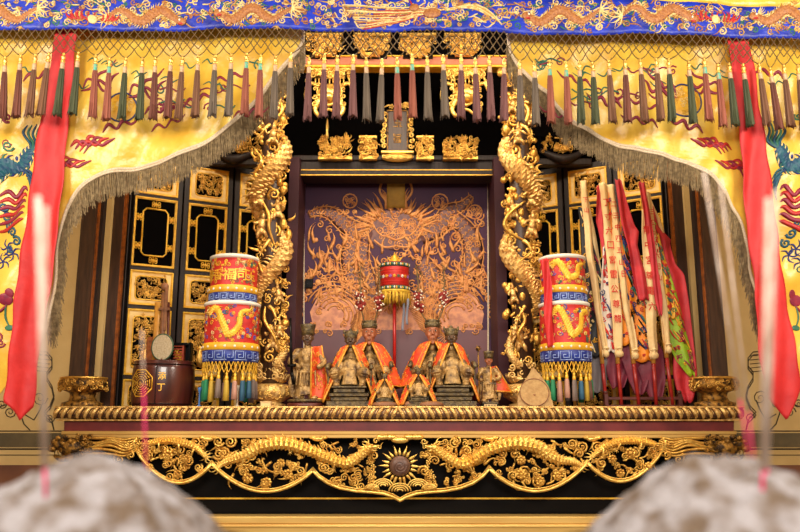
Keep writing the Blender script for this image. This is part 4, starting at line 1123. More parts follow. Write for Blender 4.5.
# ================================================================ EMBROIDERED PARASOLS
def wrapmap(mp,cx,R):
    """flat (arc x, y, raise) onto a cylinder of radius R"""
    return lambda x,y,d: mp(cx+(R+d)*sin((x)/R),y,(R+d)*cos((x)/R))
CHARS='慶香福同玉山'
def parasol(sd):
    Y=.165; L=(sd=='left'); cx=228.5 if L else 568
    yo=0 if L else 0
    base=P(cx,407,Y); s=SC(Y,400)
    t=thing('processional_parasol',('left' if L else 'right')+' two-tier red embroidered ceremonial parasol with blue meander bands and tassels','parasol',(base.x,Y,TZ))
    mp=local(cx,407,Y)
    Rt,Rb=(23.5,27) if L else (22.5,24.5)
    yb=407+(base.z-TZ)/s
    m=MB(mp); m.tube([(cx+8,yb,-4),(cx+8,300,-4),(cx,262,0)],[1.6,1.6,1.6],10); part('pole',m,POLEY,t)
    tiers=[(Rt,259,287,294,303),(Rb,307,345,352,363)]
    for ti,(R,ya,yb1,yc,yd) in enumerate(tiers):
        wob=lambda th,j:1+.012*sin(th*9+j)
        m=MB(mp); m.lathe(cx,0,[(R*.2,ya-3),(R*.9,ya-2.2),(R,ya),(R+.3,(ya+yb1)/2),(R,yb1)],56,1,1,wob,caps=False)
        dr=part('silk_tier',m,UMR,t,'red embroidered silk tier')
        m=MB(mp); m.lathe(cx,0,[(R+.2,yb1-.6),(R+1.5,yb1),(R+1.8,yc-.6),(R+.6,yc)],56,caps=False); part('yellow_band',m,UMY,t,'yellow band with pale studs')
        m=MB(mp); m.lathe(cx,0,[(R+.4,yc-.4),(R+.9,yc+.3),(R+.6,yd),(R-.5,yd+.4)],56,1,1,wob,caps=False); part('blue_band',m,UMB,t,'blue band with white key pattern')
        m=MB(mp); m.lathe(cx,0,[(R-1,ya-4.4),(R+1.4,ya-3.4),(R+1.5,ya-1.2),(R,ya-.2)],56,caps=False); part('white_rim',m,WHITEC,t)
        m=MB(wrapmap(mp,cx,R+1.7))
        for q in range(9): x=(q-4)*R*.36; m.ball((x,(yb1+yc)/2,0),(1.3,1.3,.8),8,5)
        part('stud_row',m,WHITEC,t)
        # meander
        m=MB(wrapmap(mp,cx,R+.8)); k=yd-yc-2.6; y0=yc+1.2; n=int(PI*R/(k*1.25)); 
        for q in range(-n//2,n//2+1):
            x=q*k*1.25
            pts=[(x,y0+k),(x,y0),(x+k,y0),(x+k,y0+k*.75),(x+k*.35,y0+k*.75),(x+k*.35,y0+k*.4),(x+k*.68,y0+k*.4)]
            m.tube([(a,b,.1) for a,b in pts],.55,4,.4); m.tube([(x,y0+k,.1),(x+k*1.25,y0+k,.1)],.5,4,.4)
        part('key_pattern',m,mat('pale_blue_key_thread',(150,170,220)),t)
        e=MB(wrapmap(mp,cx,R+.3)); rr=random.Random(91+ti+(0 if L else 9)); hw=PI*R*.5
        if ti==0 and L:
            for q,ch in enumerate(CHARS[:5]):
                x=(q-2)*R*.5; e.cur=0; glyph(e,ch,x,(ya+yb1)/2+3,.1,R*.5,0,.6,1.05)
            for q in range(70):
                x=rr.uniform(-hw,hw); y=rr.choice((rr.uniform(ya,ya+8),rr.uniform(ya,yb1-1))); e.cur=rr.choice((0,1,0,4,2)); e.spiral(x,y,.1,rr.uniform(1.4,2.6),.5,1.3,rr.random()*6,1,4,0,.4,7)
        else:
            if ti==1 or not L:
                pts=[(-R*.75,ya+8),(-R*.4,ya+4),(-R*.1,(ya+yb1)/2),(R*.1,yb1-8),(R*.45,(ya+yb1)/2+3),(R*.55,ya+8),(R*.9,ya+5)]
                e.cur=0; e.scaled([(x,y,.5) for x,y in pts],[3.4,3.2,3.4,3.4,3,2.4,1.2],8,7,.3,.35)
                e.cur=1; dragonhead(e,-R*.75,ya+8,.6,3,-1,True,rr)
                for q in range(26):
                    p=pts[q%7]; a=rr.random()*6.28; e.cur=rr.choice((0,1,0,2)); e.flame(p[0],p[1],.3,a,8,.8,rr.uniform(-1,1),4,.4)
            for q in range(110 if ti else 80):
                x=rr.uniform(-hw,hw); y=rr.uniform(ya+1,yb1-2); e.cur=rr.choice((0,0,1,2,3,4,0)); 
                if rr.random()<.75: e.spiral(x,y,.1,rr.uniform(1.5,3.0),.55,1.3,rr.random()*6,rr.choice((-1,1)),4,0,.4,7)
                else: e.flower(x,y,.2,2.1,5)
        part('embroidery',e,[GPAINT,THG,THG2,mat('blue_thread_%d%s'%(ti,sd),(50,84,170)),THC],t,'gold, green and blue embroidery')
    m=MB(wrapmap(mp,cx,Rb)); k=5
    for q in range(-9,10):
        x=q*4.4
        for (a,b) in ((x,x+2.2),(x+4.4,x+2.2)): m.tube([(a,363,0),(b,369,0)],.4,4,caps=False); m.tube([(b,369,0),(b+(2.2 if b>a else -2.2),374,0)],.4,4,caps=False)
    part('bead_net',m,GPAINT,t)
    cols=[('pink',(206,158,132)),('green',(40,142,92)),('green',(40,142,92)),('yellow',(204,166,54)),('grey',(130,118,112)),('yellow',(204,166,54)),('pink',(206,158,132)),('pink',(190,140,120)),('blue',(46,92,120)),('blue',(46,92,120)),('grey',(140,120,110))]
    if not L: cols=[('green',(40,142,92)),('green',(48,150,100)),('brown',(110,74,56)),('pink',(214,160,128)),('pink',(206,150,120)),('grey',(140,120,104)),('blue',(40,84,110)),('blue',(44,90,116)),('yellow',(204,166,54)),('brown',(120,80,60)),('green',(40,142,92))]
    rr=random.Random(17)
    for q in range(20):
        th=(q/20)*2*PI+.1; x=cx+(Rb-1.5)*sin(th); z=(Rb-1.5)*cos(th)
        ci=int(round(((x-cx)/Rb*.5+.5)*10)) if cos(th)>0 else (q*3)%len(cols)
        nm,c=cols[ci]
        key='parasol_tassel_'+nm
        mt=bpy.data.materials.get(key) or mat(key,c,tuple(int(v*.75) for v in c),rough=.7,scale=60,stretch=(1,1,.05))
        m=MB(mp); m.cur=0; y0=374+rr.uniform(-1,1)
        m.lathe(x,z,[(.6,363),(.5,y0+2),(1.5,y0+3)],8)
        m.cur=1
        m.lathe(x,z,[(1.5,y0+7),(2.1,y0+9),(2.5,y0+18),(2.7,y0+rr.uniform(24,28))],14,1,1,lambda th,j:1+.14*(-1)**int(round(th/(2*PI)*14)))
        m.cur=0; m.lathe(x,z,[(.8,y0),(1.5,y0+1),(1.0,y0+2.4),(1.6,y0+4),(1.8,y0+6),(1.3,y0+8)],10)
        part('tassel',m,[GPAINT,mt],t,nm+' tassel')
    if not L:
        m=MB(mp); m.grid(lambda u,v:(541+u*8+v*5+1.2*sin(v*6),262+88*v-3*u,22+2*sin(u*5+v*7)),8,30); part('side_ribbon',m,REDC,t,'red ribbon down the side',solid=.002)
parasol('left'); parasol('right')
# central small parasol
Y=.72; cx=394.5; base=P(cx,407,Y); s=SC(Y,300); mp=local(cx,300,Y)
t=thing('small_red_parasol','small red cylindrical parasol with yellow fringe on a red pole at the centre','parasol',(base.x,Y,TZ))
yb=300+(P(cx,300,Y).z-TZ)/s
m=MB(mp); m.lathe(cx,0,[(1.7,yb),(1.7,260)],14); part('pole',m,POLER,t,'glossy red pole')
R=14.5
m=MB(mp); m.lathe(cx,0,[(1,262),(R*.95,263),(R,265),(R,291),(R*.9,291.5)],44,1,1,caps=False); part('drum',m,UMR,t)
m=MB(mp)
for y in (271,273.4,282.5,285): m.lathe(cx,0,[(R,y),(R+.5,y+.4),(R,y+.9)],40,caps=False)
part('pleat_ring',m,POLER,t)
m=MB(mp)
for y0 in (263.5,287): m.lathe(cx,0,[(R,y0),(R+.7,y0+.5),(R+.7,y0+4),(R,y0+4.4)],44,caps=False)
part('border_band',m,mat('dark_green_band',(40,70,56)),t)
e=MB(wrapmap(mp,cx,R+.7))
for y0 in (265.6,289.1):
    for q in range(-10,11): e.cur=q%3; e.ball((q*2.2,y0,0),(.9,1.4,.5),6,4)
for q in range(-4,5): e.cur=(1,2,3,1,4)[q%5]; e.flower(q*4.2,277.8,-.3,1.9,5)
part('bead_pattern',e,[WHITEC,GPAINT,THG2,THW,mat('violet_thread',(150,110,190))],t)
m=MB(mp); m.lathe(cx,0,[(6,263),(4,261),(5,259),(3,257),(3.4,255.6),(1,254),(.4,251)],14); 
for q in range(5): m.flame(cx+(q-2)*2.2,261,2,-PI/2+(q-2)*.3,7,1,.1)
part('finial',m,GPAINT,t)
m=MB(mp); rr=random.Random(2)
for q in range(150):
    th=rr.random()*6.28; L=rr.uniform(11,15); r=R+.6
    m.tube([(cx+r*sin(th),291.5,r*cos(th)),(cx+(r+.9)*sin(th),291.5+L,(r+.9)*cos(th))],.5,3)
m.lathe(cx,0,[(R,290.6),(R+1.3,291.4),(R+1.2,293.4),(R,294)],40,caps=False)
part('fringe',m,mat('yellow_fringe',(236,190,60),(206,156,40),scale=60),t)
for q,(x,l) in enumerate(((402,332),(406,326))):
    m=MB(mp); m.grid(lambda u,v:(x+u*2.4+.7*sin(v*5+q),300+(l-300)*v,10+.6*sin(v*8)),2,12); part('hanging_ribbon',m,mat('pale_blue_ribbon%d'%q,(120,120,132)),t,solid=.0015)
# ================================================================ STATUES
def cloak(t,mp,cx,yt,yb,w,dep,amax=2.35,neck=3.2,skew=0,seed=0,dz=0,power=.52):
    H=yb-yt
    def f(u,v,d=0):
        a=(u*2-1)*amax; b=v
        r=neck+(w-neck)*(min(b*1.0,1)**power); a=(u*2-1)*(2.95-(2.95-amax)*b**.7)
        fold=1+.05*sin(a*7+seed)*b
        x=cx+skew*b*max(0,sin(a))+ (r*fold+d)*sin(a)
        z=dz-(r*fold+d)*cos(a)*dep/w*1.0*(.6+.4*b)
        y=yt+H*b*(1-.06*abs(sin(a*3+seed)))+1.5*(1-b)*(1-cos(a))*-.6
        return (x,y,z)
    m=MB(mp); m.cur=0; m.grid(lambda u,v:f(u,v,0),48,22); c=part('cloak',m,CLOAK,t,'orange-red embroidered cloak',solid=.0025)
    m=MB(mp); m.grid(lambda u,v:f(.02+.96*u,.02+.96*v,-.8),40,18); part('cloak_lining',m,CLOAKR,c,'red lining',solid=.001)
    m=MB(mp)
    for u in (0,1):
        m.tube([f(u,v/20,.5) for v in range(21)],1.15,6,1); m.tube([f(u+(.035 if u==0 else -.035),v/20,.6) for v in range(21)],.45,5,1)
    m.tube([f(v/30,1,.3) for v in range(31)],.7,5,1)
    rr=random.Random(seed+3)
    for q in range(130):
        u=rr.choice((rr.uniform(.02,.35),rr.uniform(.65,.98),rr.random())); v=rr.uniform(.06,.95); r=rr.uniform(.02,.045)
        pts=[]
        for k in range(7):
            a=k*.9; ro=r*(1-k/8); uu=min(1,max(0,u+ro*cos(a)*.6)); vv=min(1,max(0,v+ro*sin(a)*1.3)); pts.append(f(uu,vv,.45))
        m.tube(pts,.35,4)
    part('cloak_embroidery',m,CLOAKG,c,'gold trim and embroidery')
    return c
def face(m,cx,cy,z,w,h):
    """head: skull, jaw, brow, nose, lips, ears, centred; w,h half sizes"""
    m.ball((cx,cy-h*.12,z),(w,h*.86,w*.95),18,12); m.ball((cx,cy+h*.45,z+w*.12),(w*.68,h*.5,w*.75),14,9)
    m.tube([(cx,cy-h*.22,z+w*.9),(cx,cy+h*.05,z+w*1.12),(cx,cy+h*.2,z+w*1.2)],[w*.1,w*.15,w*.22],8)
    for s in (-1,1):
        m.ball((cx+s*w*.16,cy+h*.2,z+w*1.02),(w*.13,w*.11,w*.12),6,5)
        m.tube([(cx+s*w*.18,cy-h*.24,z+w*.93),(cx+s*w*.45,cy-h*.32,z+w*.86),(cx+s*w*.72,cy-h*.2,z+w*.66)],[w*.07,w*.09,w*.04],6)
        m.ball((cx+s*w*.98,cy,z-w*.05),(w*.14,h*.26,w*.2),8,6); m.ball((cx+s*w*.45,cy+h*.22,z+w*.62),(w*.3,h*.2,w*.25),8,6)
    m.ball((cx,cy+h*.46,z+w*.9),(w*.3,h*.055,w*.14),10,5); m.ball((cx,cy+h*.55,z+w*.88),(w*.24,h*.06,w*.14),10,5)
    m.ball((cx,cy+h*.8,z+w*.65),(w*.28,h*.17,w*.22),8,6)
def eyes(t,mp,cx,cy,z,w,h):
    m=MB(mp)
    for s in (-1,1):
        m.cur=0; m.ball((cx+s*w*.4,cy-h*.1,z+w*.8),(w*.17,h*.045,w*.12),10,6)
        m.cur=1; m.ball((cx+s*w*.4,cy-h*.1,z+w*.87),(w*.1,h*.06,w*.07),8,5)
    m.cur=2; m.ball((cx,cy+h*.5,z+w*1.0),(w*.26,h*.03,w*.05),8,4)
    return m
def seated(cx,base_y,top_y,Yd,lab,cat='statue',facemat=FACED,big=False,cw=None,hat='wing',seed=0,cl=True,throne=True):
    H=base_y-top_y; b=P(cx,base_y,Yd); s=SC(Yd,base_y)
    t=thing('deity_statue',lab,cat,(b.x,Yd,TZ)); mp=local(cx,base_y,Yd); u=H/75.0 if not big else H/82.0
    yb=base_y+(b.z-TZ)/s
    fw,fh=(6.2*u,11.8*u) if big else (5.4*u,7.2*u)
    fy=top_y+ (15*u if big else 12*u)
    m=MB(mp)
    sh=fy+fh+7*u; hip=base_y-34*u
    if True:   # body
        m.tube([(cx,fy+fh*.5,-1),(cx,sh-3*u,-1)],[3.4*u,4*u],10)
        m.tube([(cx,sh-3*u,-2),(cx,sh+5*u,-1),(cx,(sh+hip)/2,0),(cx,hip,0)],[4*u,7.4*u,8.6*u,9*u],14,.75,sub=3)
        m.ball((cx,(sh+hip)/2+4*u,5*u),(9*u,8*u,5.5*u),14,9)
        for sg in (-1,1):
            m.ball((cx+sg*7.5*u,sh+3*u,-1),(3.8*u,3.4*u,3.6*u),10,8)
            m.tube([(cx+sg*7.5*u,sh+3*u,-1),(cx+sg*12*u,(sh+hip)/2,2*u),(cx+sg*(12 if sg<0 else 9)*u,(sh+hip)/2+8*u,9*u)],[3.4*u,3.2*u,2.3*u],10,sub=4)
            m.ball((cx+sg*(12 if sg<0 else 9)*u,(sh+hip)/2+9*u,11*u),(3*u,2.6*u,2.8*u),8,6)
            m.tube([(cx+sg*5*u,hip,2*u),(cx+sg*14*u,hip+2*u,12*u),(cx+sg*14.5*u,hip+5*u,14*u)],[6*u,5.4*u,5*u],10,sub=4)
            m.tube([(cx+sg*14*u,hip+4*u,13*u),(cx+sg*13*u,base_y-26*u,12*u),(cx+sg*12*u,base_y-21*u,12*u)],[5*u,3.8*u,3.4*u],10,sub=4)
            m.ball((cx+sg*12*u,base_y-20*u,15*u),(3.4*u,2.4*u,4.6*u),10,7); m.ball((cx+sg*9.5*u,hip-1*u,9*u),(5*u,8.5*u,3.4*u),12,8)
            for q in range(4): m.ball((cx+sg*(8+q*2)*u,sh+(5+q*1.5)*u,7*u-q),(1.3*u,1.3*u,1*u),6,5)
        m.tube([(cx-9*u,hip-2*u,7*u),(cx,hip+1*u,10*u),(cx+9*u,hip-2*u,7*u)],[2*u,2.4*u,2*u],8,sub=4)
        m.tube([(cx,hip,11*u),(cx,base_y-20*u,12*u)],[5*u,8*u],12,.5)
        m.ball((cx,sh+7*u,7.5*u),(3*u,3*u,1.8*u),8,6)
        for q in range(5): m.tube([(cx-8*u+q*4*u,hip+1*u,11*u),(cx-9*u+q*4.5*u,hip+9*u,11.5*u)],[1.4*u,.9*u],6)
    part('body',m,SKINW,t,'dark carved gilded wood body',remesh=.0028 if not big else .0034)
    m=MB(mp); face(m,cx,fy,2*u,fw,fh); hd=part('head',m,facemat,t,remesh=.0016)
    m=eyes(t,mp,cx,fy,2*u,fw,fh); part('eyes_and_mouth',m,[WHITEC,BLACK,REDBR],hd)
    m=MB(mp); rr=random.Random(seed)
    ht=fy-fh*.55
    m.lathe(cx,1*u,[(fw*1.12,ht+2*u),(fw*1.18,ht),(fw*1.05,ht-2.5*u),(fw*1.1,ht-3.6*u),(fw*(1.12 if big else .9),ht-5*u),(fw*.5,ht-5.6*u)],20)
    for q in range(7): m.ball((cx+(q-3)*fw*.34,ht-1.5*u,fw*1.0-abs(q-3)*.6*u+1*u),(1.1*u,1.3*u,.9*u),6,5)
    if hat=='wing':
        for sg in (-1,1): m.tube([(cx+sg*fw*.9,ht-2*u,0),(cx+sg*fw*1.15,ht-4.4*u,0),(cx+sg*fw*1.25,ht-7*u,0)],[1.2*u,1.4*u,.5*u],6,sub=3)
        m.ball((cx,ht-6*u,2*u),(1.6*u,1.8*u,1.6*u),8,6)
    part('crown',m,HATM,t,'dark gilded crown')
    if throne:
        m=MB(mp); w=21*u
        m.box(cx-w,cx+w,base_y-5*u,yb,-12*u,17*u,.6*u)
        m.box(cx-w*.82,cx+w*.82,base_y-9*u,base_y-5.4*u,-11*u,15.5*u,.6*u); m.box(cx-w*.88,cx+w*.88,base_y-12.6*u,base_y-9.6*u,-11*u,17*u,.5*u); m.box(cx-w*.7,cx+w*.7,base_y-17*u,base_y-13*u,-11*u,16*u,.5*u); m.box(cx-w*.78,cx+w*.78,base_y-19*u,base_y-17.2*u,-11*u,19*u,.5*u)
        m.box(cx-w,cx+w,base_y-26*u,base_y-12*u,-12*u,-6*u,.5*u)
        for sg in (-1,1):
            m.box(cx+sg*w-2*u*(sg>0)*1-0,cx+sg*w+2*u*(sg<0),base_y-40*u,base_y-19*u,-10*u,12*u,.5*u)
            m.tube([(cx+sg*(w-1*u),base_y-41*u,-10*u),(cx+sg*(w-1*u),base_y-39*u,12*u),(cx+sg*(w),base_y-35*u,15*u)],[1.7*u,1.9*u,2.4*u],8,sub=3)
        m.box(cx-w*.8,cx+w*.8,sh,base_y-12*u,-12*u,-9*u,.6)
        part('throne',m,HATM,t,'dark gilded throne and plinth')
    if cl: cloak(t,mp,cx,fy+fh*.75,base_y-(2 if not big else 16)*u,cw or 29*u,27*u,2.5 if big else 2.12,4.6*u,seed=seed,dz=0)
    return t,mp,fy,fh,fw,u
# tall rear pair
for cx,lab,sd,px in ((369,'tall rear deity statue left of the red pole, red-brown face, orange cloak, plumed crown',1,(359.5,378.5)),(433,'tall rear deity statue right of the red pole, red-brown face, orange cloak, plumed crown',2,(419,445))):
    t,mp,fy,fh,fw,u=seated(cx,407,317 if sd==1 else 316,.52,lab,facemat=FACE,big=True,cw=34,hat='flat',seed=sd)
    rr=random.Random(sd)
    for q,x in enumerate(px):
        sg=-1 if q==0 else 1
        x0=cx+sg*5; 
        m=MB(mp)
        m.tube([(x0,fy-fh*.8,0),(x-sg*1,308,1),(x,296,2),(x-sg*1.5+sg*2,278,1),(x+sg*(-2 if sd==1 and q==0 else 1)-2,262,0)],[.8,.7,.7,.6,.4],6,sub=5)
        for k in range(26):
            y=rr.uniform(260,292); a=rr.uniform(-.7,.7)-PI/2; m.flame(x+rr.uniform(-2,2),y+4,1,a+rr.choice((-.6,.6)),rr.uniform(4,7),.5,rr.uniform(-.5,.5),4)
        w=part('plume',m,WIRE,t,'wired plume')
        m=MB(mp)
        for k in range(9): m.ball((x+rr.uniform(-3.6,3.6),301+rr.uniform(-8,9),3+rr.uniform(-2,2)),rr.uniform(2.2,3.4),10,7)
        part('pompom',m,POMR,w,'dark red pompoms')
        m=MB(mp)
        for k in range(24): m.ball((x+rr.uniform(-5,5),300+rr.uniform(-11,11),6+rr.uniform(-1,2)),rr.uniform(.5,1.1),6,5)
        part('pearl_beads',m,POMW,w)
# front seated
seated(350,407,328,.25,'seated armoured deity statue in orange cloak, front left of the red pole',seed=4,cw=28)
seated(452,407,325,.25,'seated armoured deity statue in orange cloak, front right of the red pole',seed=5,cw=28)
seated(384.5,407,373,.075,'smallest cloaked deity statue, just left of the red pole',seed=6,cw=15.5)
seated(418.5,407,367,.085,'small cloaked deity statue right of the red pole, in front of the tall one',seed=7,cw=19)
# standing left and right
def standing(cx,top,base_y,Yd,lab,side,seed):
    b=P(cx,base_y,Yd); s=SC(Yd,base_y); t=thing('guardian_statue',lab,'statue',(b.x,Yd,TZ)); mp=local(cx,base_y,Yd)
    yb=base_y+(b.z-TZ)/s; H=base_y-top; u=H/78.0
    fy=top+15*u; fw,fh=5.2*u,7.4*u
    m=MB(mp)
    m.tube([(cx,fy+4*u,0),(cx,fy+9*u,0)],[3*u,3.4*u],10)
    m.tube([(cx,fy+9*u,0),(cx,fy+13*u,0),(cx,fy+24*u,1),(cx,fy+32*u,1)],[6*u,9*u,9.4*u,8*u],12,.75,sub=3)
    m.tube([(cx,fy+30*u,1),(cx-1*u,fy+42*u,2),(cx,fy+52*u,2)],[8*u,9.5*u,11.5*u],12,.7,sub=3)
    for sg in (-1,1):
        m.ball((cx+sg*9*u,fy+13*u,0),(4.4*u,4*u,4*u),10,8)
        m.tube([(cx+sg*9*u,fy+13*u,0),(cx+sg*15*u,fy+22*u,3*u),(cx+sg*(12 if sg!=side else 7)*u,fy+27*u,9*u)],[3.8*u,3.4*u,2.4*u],10,sub=4)
        m.ball((cx+sg*(12 if sg!=side else 7)*u,fy+27*u,11*u),(2.6*u,2.6*u,2.4*u),8,6)
        m.tube([(cx+sg*4.5*u,fy+44*u,2*u),(cx+sg*6*u,fy+54*u,4*u),(cx+sg*6.5*u,base_y-8*u,3*u)],[5*u,4*u,3*u],10,sub=3)
        m.ball((cx+sg*8*u,base_y-8*u,6*u),(4*u,2.6*u,6*u),10,7)
        m.tube([(cx+sg*9*u,fy+26*u,-2),(cx+sg*14*u,fy+40*u,0),(cx+sg*13*u,fy+54*u,0)],[3*u,3.6*u,1.6*u],8,.5,sub=4)
    for q in range(6): m.tube([(cx-8*u+q*3.2*u,fy+30*u,8*u),(cx-9*u+q*3.6*u,fy+44*u,9*u)],[1.2*u,.8*u],6)
    m.ball((cx,fy+20*u,6*u),(5*u,5*u,3*u),10,7); m.tube([(cx-9*u,fy+30*u,5*u),(cx,fy+32*u,8*u),(cx+9*u,fy+30*u,5*u)],[1.8*u]*3,8,sub=3)
    part('body',m,SKINW,t,'dark carved gilded body',remesh=.0026)
    m=MB(mp); face(m,cx,fy,2*u,fw,fh); hd=part('head',m,FACED if side<0 else FACE,t,remesh=.0015)
    m=eyes(t,mp,cx,fy,2*u,fw,fh); part('eyes_and_mouth',m,[WHITEC,BLACK,REDBR],hd)
    m=MB(mp); ht=fy-fh*.5
    m.lathe(cx,1,[(fw*1.2,ht+1*u),(fw*1.15,ht-3*u),(fw*1.35,ht-7*u),(fw*1.4,ht-9*u),(fw*.8,ht-9.6*u)],20)
    m.ball((cx,ht-3*u,fw*1.1),(2*u,2*u,1*u),8,5)
    part('hat',m,HATM,t)
    m=MB(mp)
    m.lathe(cx,2,[(17*u,yb),(17.5*u,base_y-3*u),(16*u,base_y-3.6*u)],32) if side<0 else m.box(cx-12*u,cx+12*u,base_y-4*u,yb,-9*u,12*u,.4)
    pl=part('plinth',m,REDBR if side<0 else BLACK,t)
    m=MB(mp); 
    if side<0: m.lathe(cx,2,[(17*u,base_y-4.4*u),(17.4*u,base_y-6*u),(15*u,base_y-7*u),(4,base_y-7*u)],32)
    else: m.box(cx-11*u,cx+11*u,base_y-7*u,base_y-4*u,-8*u,11*u,.4)
    part('plinth_top',m,HATM,t)
    if side>0:
        m=MB(mp); m.box(cx-8.5*u,cx+8.5*u,base_y-3.6*u,base_y+.4*u,12*u,12.6*u,.1); pt=part('name_strip',m,FLAGP,t,'pale strip with dark writing')
        m=MB(mp)
        for q,ch in enumerate('吉祥如意'): glyph(m,ch,cx-6*u+q*4*u,base_y-1.6*u,12.7*u,3.2*u,0,.1)
        part('writing',m,INK,pt)
    m=MB(mp)
    if side<0:
        m.tube([(cx-13*u,fy+32*u,11*u),(cx-16*u,top-3*u,8*u)],[1.4*u,1.1*u],6); m.tube([(cx-10.5*u,base_y-20*u,12*u),(cx-13*u,fy+32*u,11*u)],[1.6*u,1.6*u],6)
        m.tube([(cx-17*u,fy+26*u,11*u),(cx-9*u,fy+25.6*u,11*u)],[1.4*u]*2,6)
        part('sword',m,BLACK,t)
    else:
        m.tube([(cx-14*u,base_y-6*u,9*u),(cx-15*u,top+2*u,9*u)],[.9*u,.9*u],6); m.ball((cx-15*u,top-1*u,9*u),(3.4*u,3.4*u,3*u),10,7)
        for q in range(6): m.flame(cx-15*u,top-1*u,10*u,q*1.05,6*u,1*u,.2)
        part('mace',m,GOLDD,t)
    # one-sided cloak
    f0=(lambda sg_:lambda u_,v:(cx+ ((5 if side<0 else 2)+ (u_)*(8+ (9 if side<0 else 22)*v))*u, fy+9*u+ (2*u_*u)+v*(46*u if side<0 else 32*u)-(4*u*u_*(1-v)), ((11 if side<0 else 5)-9*u_+1.4*sin(u_*7+v*4))*u))(1)
    m=MB(mp); m.grid(f0,20,24); c=part('cloak',m,CLOAK,t,'orange-red cloak over one shoulder',solid=.003)
    m=MB(mp); m.tube([tuple(Vector(f0(0,v/16))+Vector((0,0,1))) for v in range(17)],.9,6); m.tube([tuple(Vector(f0(1,v/16))+Vector((0,0,.6))) for v in range(17)],.9,6)
    m.tube([tuple(Vector(f0(v/16,1))+Vector((0,0,.8))) for v in range(17)],.9,6)
    rr=random.Random(seed)
    for q in range(22):
        x,v=rr.uniform(.1,.9),rr.uniform(.1,.9); m.tube([tuple(Vector(f0(x+.07*cos(k),v+.05*sin(k)))+Vector((0,0,.9))) for k in range(5)],.4,4)
    part('cloak_embroidery',m,CLOAKG,c,'gold trim')
    m=MB(mp); m.grid(lambda u_,v:(cx+(-9+6*v*0+u_*4-2*v)*u,fy+30*u+v*30*u,(-6)*u),6,10); part('back_cloth',m,CLOAKR,c)
standing(306.5,322,407,.24,'standing guardian statue with sword and one-sided cloak, beside the left dragon column',-1,11)
standing(489.5,350,407,.22,'standing guardian statue with mace and slanting cloak, beside the right dragon column',1,12)
# small wooden blocks along the ledge
for (cx,w,lab,mt) in ((385,14,'flat oval wooden block in front of the smallest statue',WOODB),(431,13,'brown oval wooden block in front of the small right statue',WOODB),(409,5,'small round wooden block right of the red pole',WOODB)):
    Y=.055; b=P(cx,405,Y); mp=local(cx,405,Y); s=SC(Y,405); yb=405+(b.z-TZ)/s
    m=MB(mp); m.lathe(cx,0,[(w*.7,yb),(w*.95,yb-1.6),(w,yb-3),(w*.85,yb-4.8),(w*.5,yb-6.2),(w*.1,yb-6.6)],28,1,.5)
    single('wooden_block',m,mt,lab,'wooden block',(b.x,Y,TZ))
# incense cup boxes
for (cx,lab) in ((266,'small pale box below the left dragon column base'),):
    Y=.03; b=P(cx,405,Y); mp=local(cx,405,Y); s=SC(Y,405); yb=405+(b.z-TZ)/s
    m=MB(mp); m.box(cx-5,cx+5,yb-5,yb,-3,3,.4); m.box(cx-5.4,cx+5.4,yb-6,yb-5,-3.4,3.4,.2)
    single('small_box',m,FLAGP,lab,'box',(b.x,Y,TZ))
# ================================================================ DIVINATION BARREL
Y=.18; cx=162; b=P(cx,407,Y); mp=local(cx,407,Y); s=SC(Y,407); yb=407+(b.z-TZ)/s
t=thing('wooden_barrel','dark red wooden barrel with a gold eight-trigram octagon at the left end','barrel',(b.x,Y,TZ))
m=MB(mp); R=30
def barrel_r(y): v=(y-362)/(yb-362); return R*(.955+.075*sin(PI*min(1,max(0,v*.92+.06))))
pr=[(barrel_r(yb-(yb-366)*i/12)-.3,yb-(yb-366)*i/12) for i in range(13)]
m.lathe(cx,0,pr+[(R*.95,365.4),(R*.97,362.6),(R*.94,361.8),(R*.88,362),(R*.86,366),(R*.86,372),(1,373)],60)
part('barrel_body',m,PAIL,t)
m=MB(mp)
for y in (366,yb-3.5): m.lathe(cx,0,[(barrel_r(y),y-.5),(barrel_r(y)+.35,y),(barrel_r(y),y+.5)],60,caps=False)
wm=wrapmap(mp,cx,R*1.015); m.fn=wm; m.box(1.6,2.2,366.5,yb-3,-.6,.35,0)
part('hoop_groove',m,BLACK,t,'dark hoop lines and seam')
wm=wrapmap(mp,cx,R*1.035)
e=MB(wm); oc=(-14.8,384.5)
for q,(r,w) in enumerate(((14.2,.75),(11.6,.5),(9.2,.5),(6.8,.5),(4.4,.5))):
    pts=[(oc[0]+r*cos(2*PI*(k+.5)/8),oc[1]+r*sin(2*PI*(k+.5)/8)*.97,-.1) for k in range(9)]
    if q in (0,4): e.tube(pts,w,4,.5)
    else:
        for k in range(8):
            a,b2=Vector(pts[k]),Vector(pts[k+1])
            e.tube([a.lerp(b2,.1),a.lerp(b2,.44 if (k+q)%2 else .9)],w,4,.5)
            if (k+q)%2: e.tube([a.lerp(b2,.56),a.lerp(b2,.9)],w,4,.5)
e.spiral(oc[0],oc[1],-.1,2.4,.5,1.4,0,1,4,0,.5)
glyph(e,'添',7.5,377.5,-.3,7.5,0,.3); glyph(e,'丁',7,388.5,-.3,7.5,0,.3)
part('gold_inscription',e,GPAINT,t,'gold octagon and two gold characters')
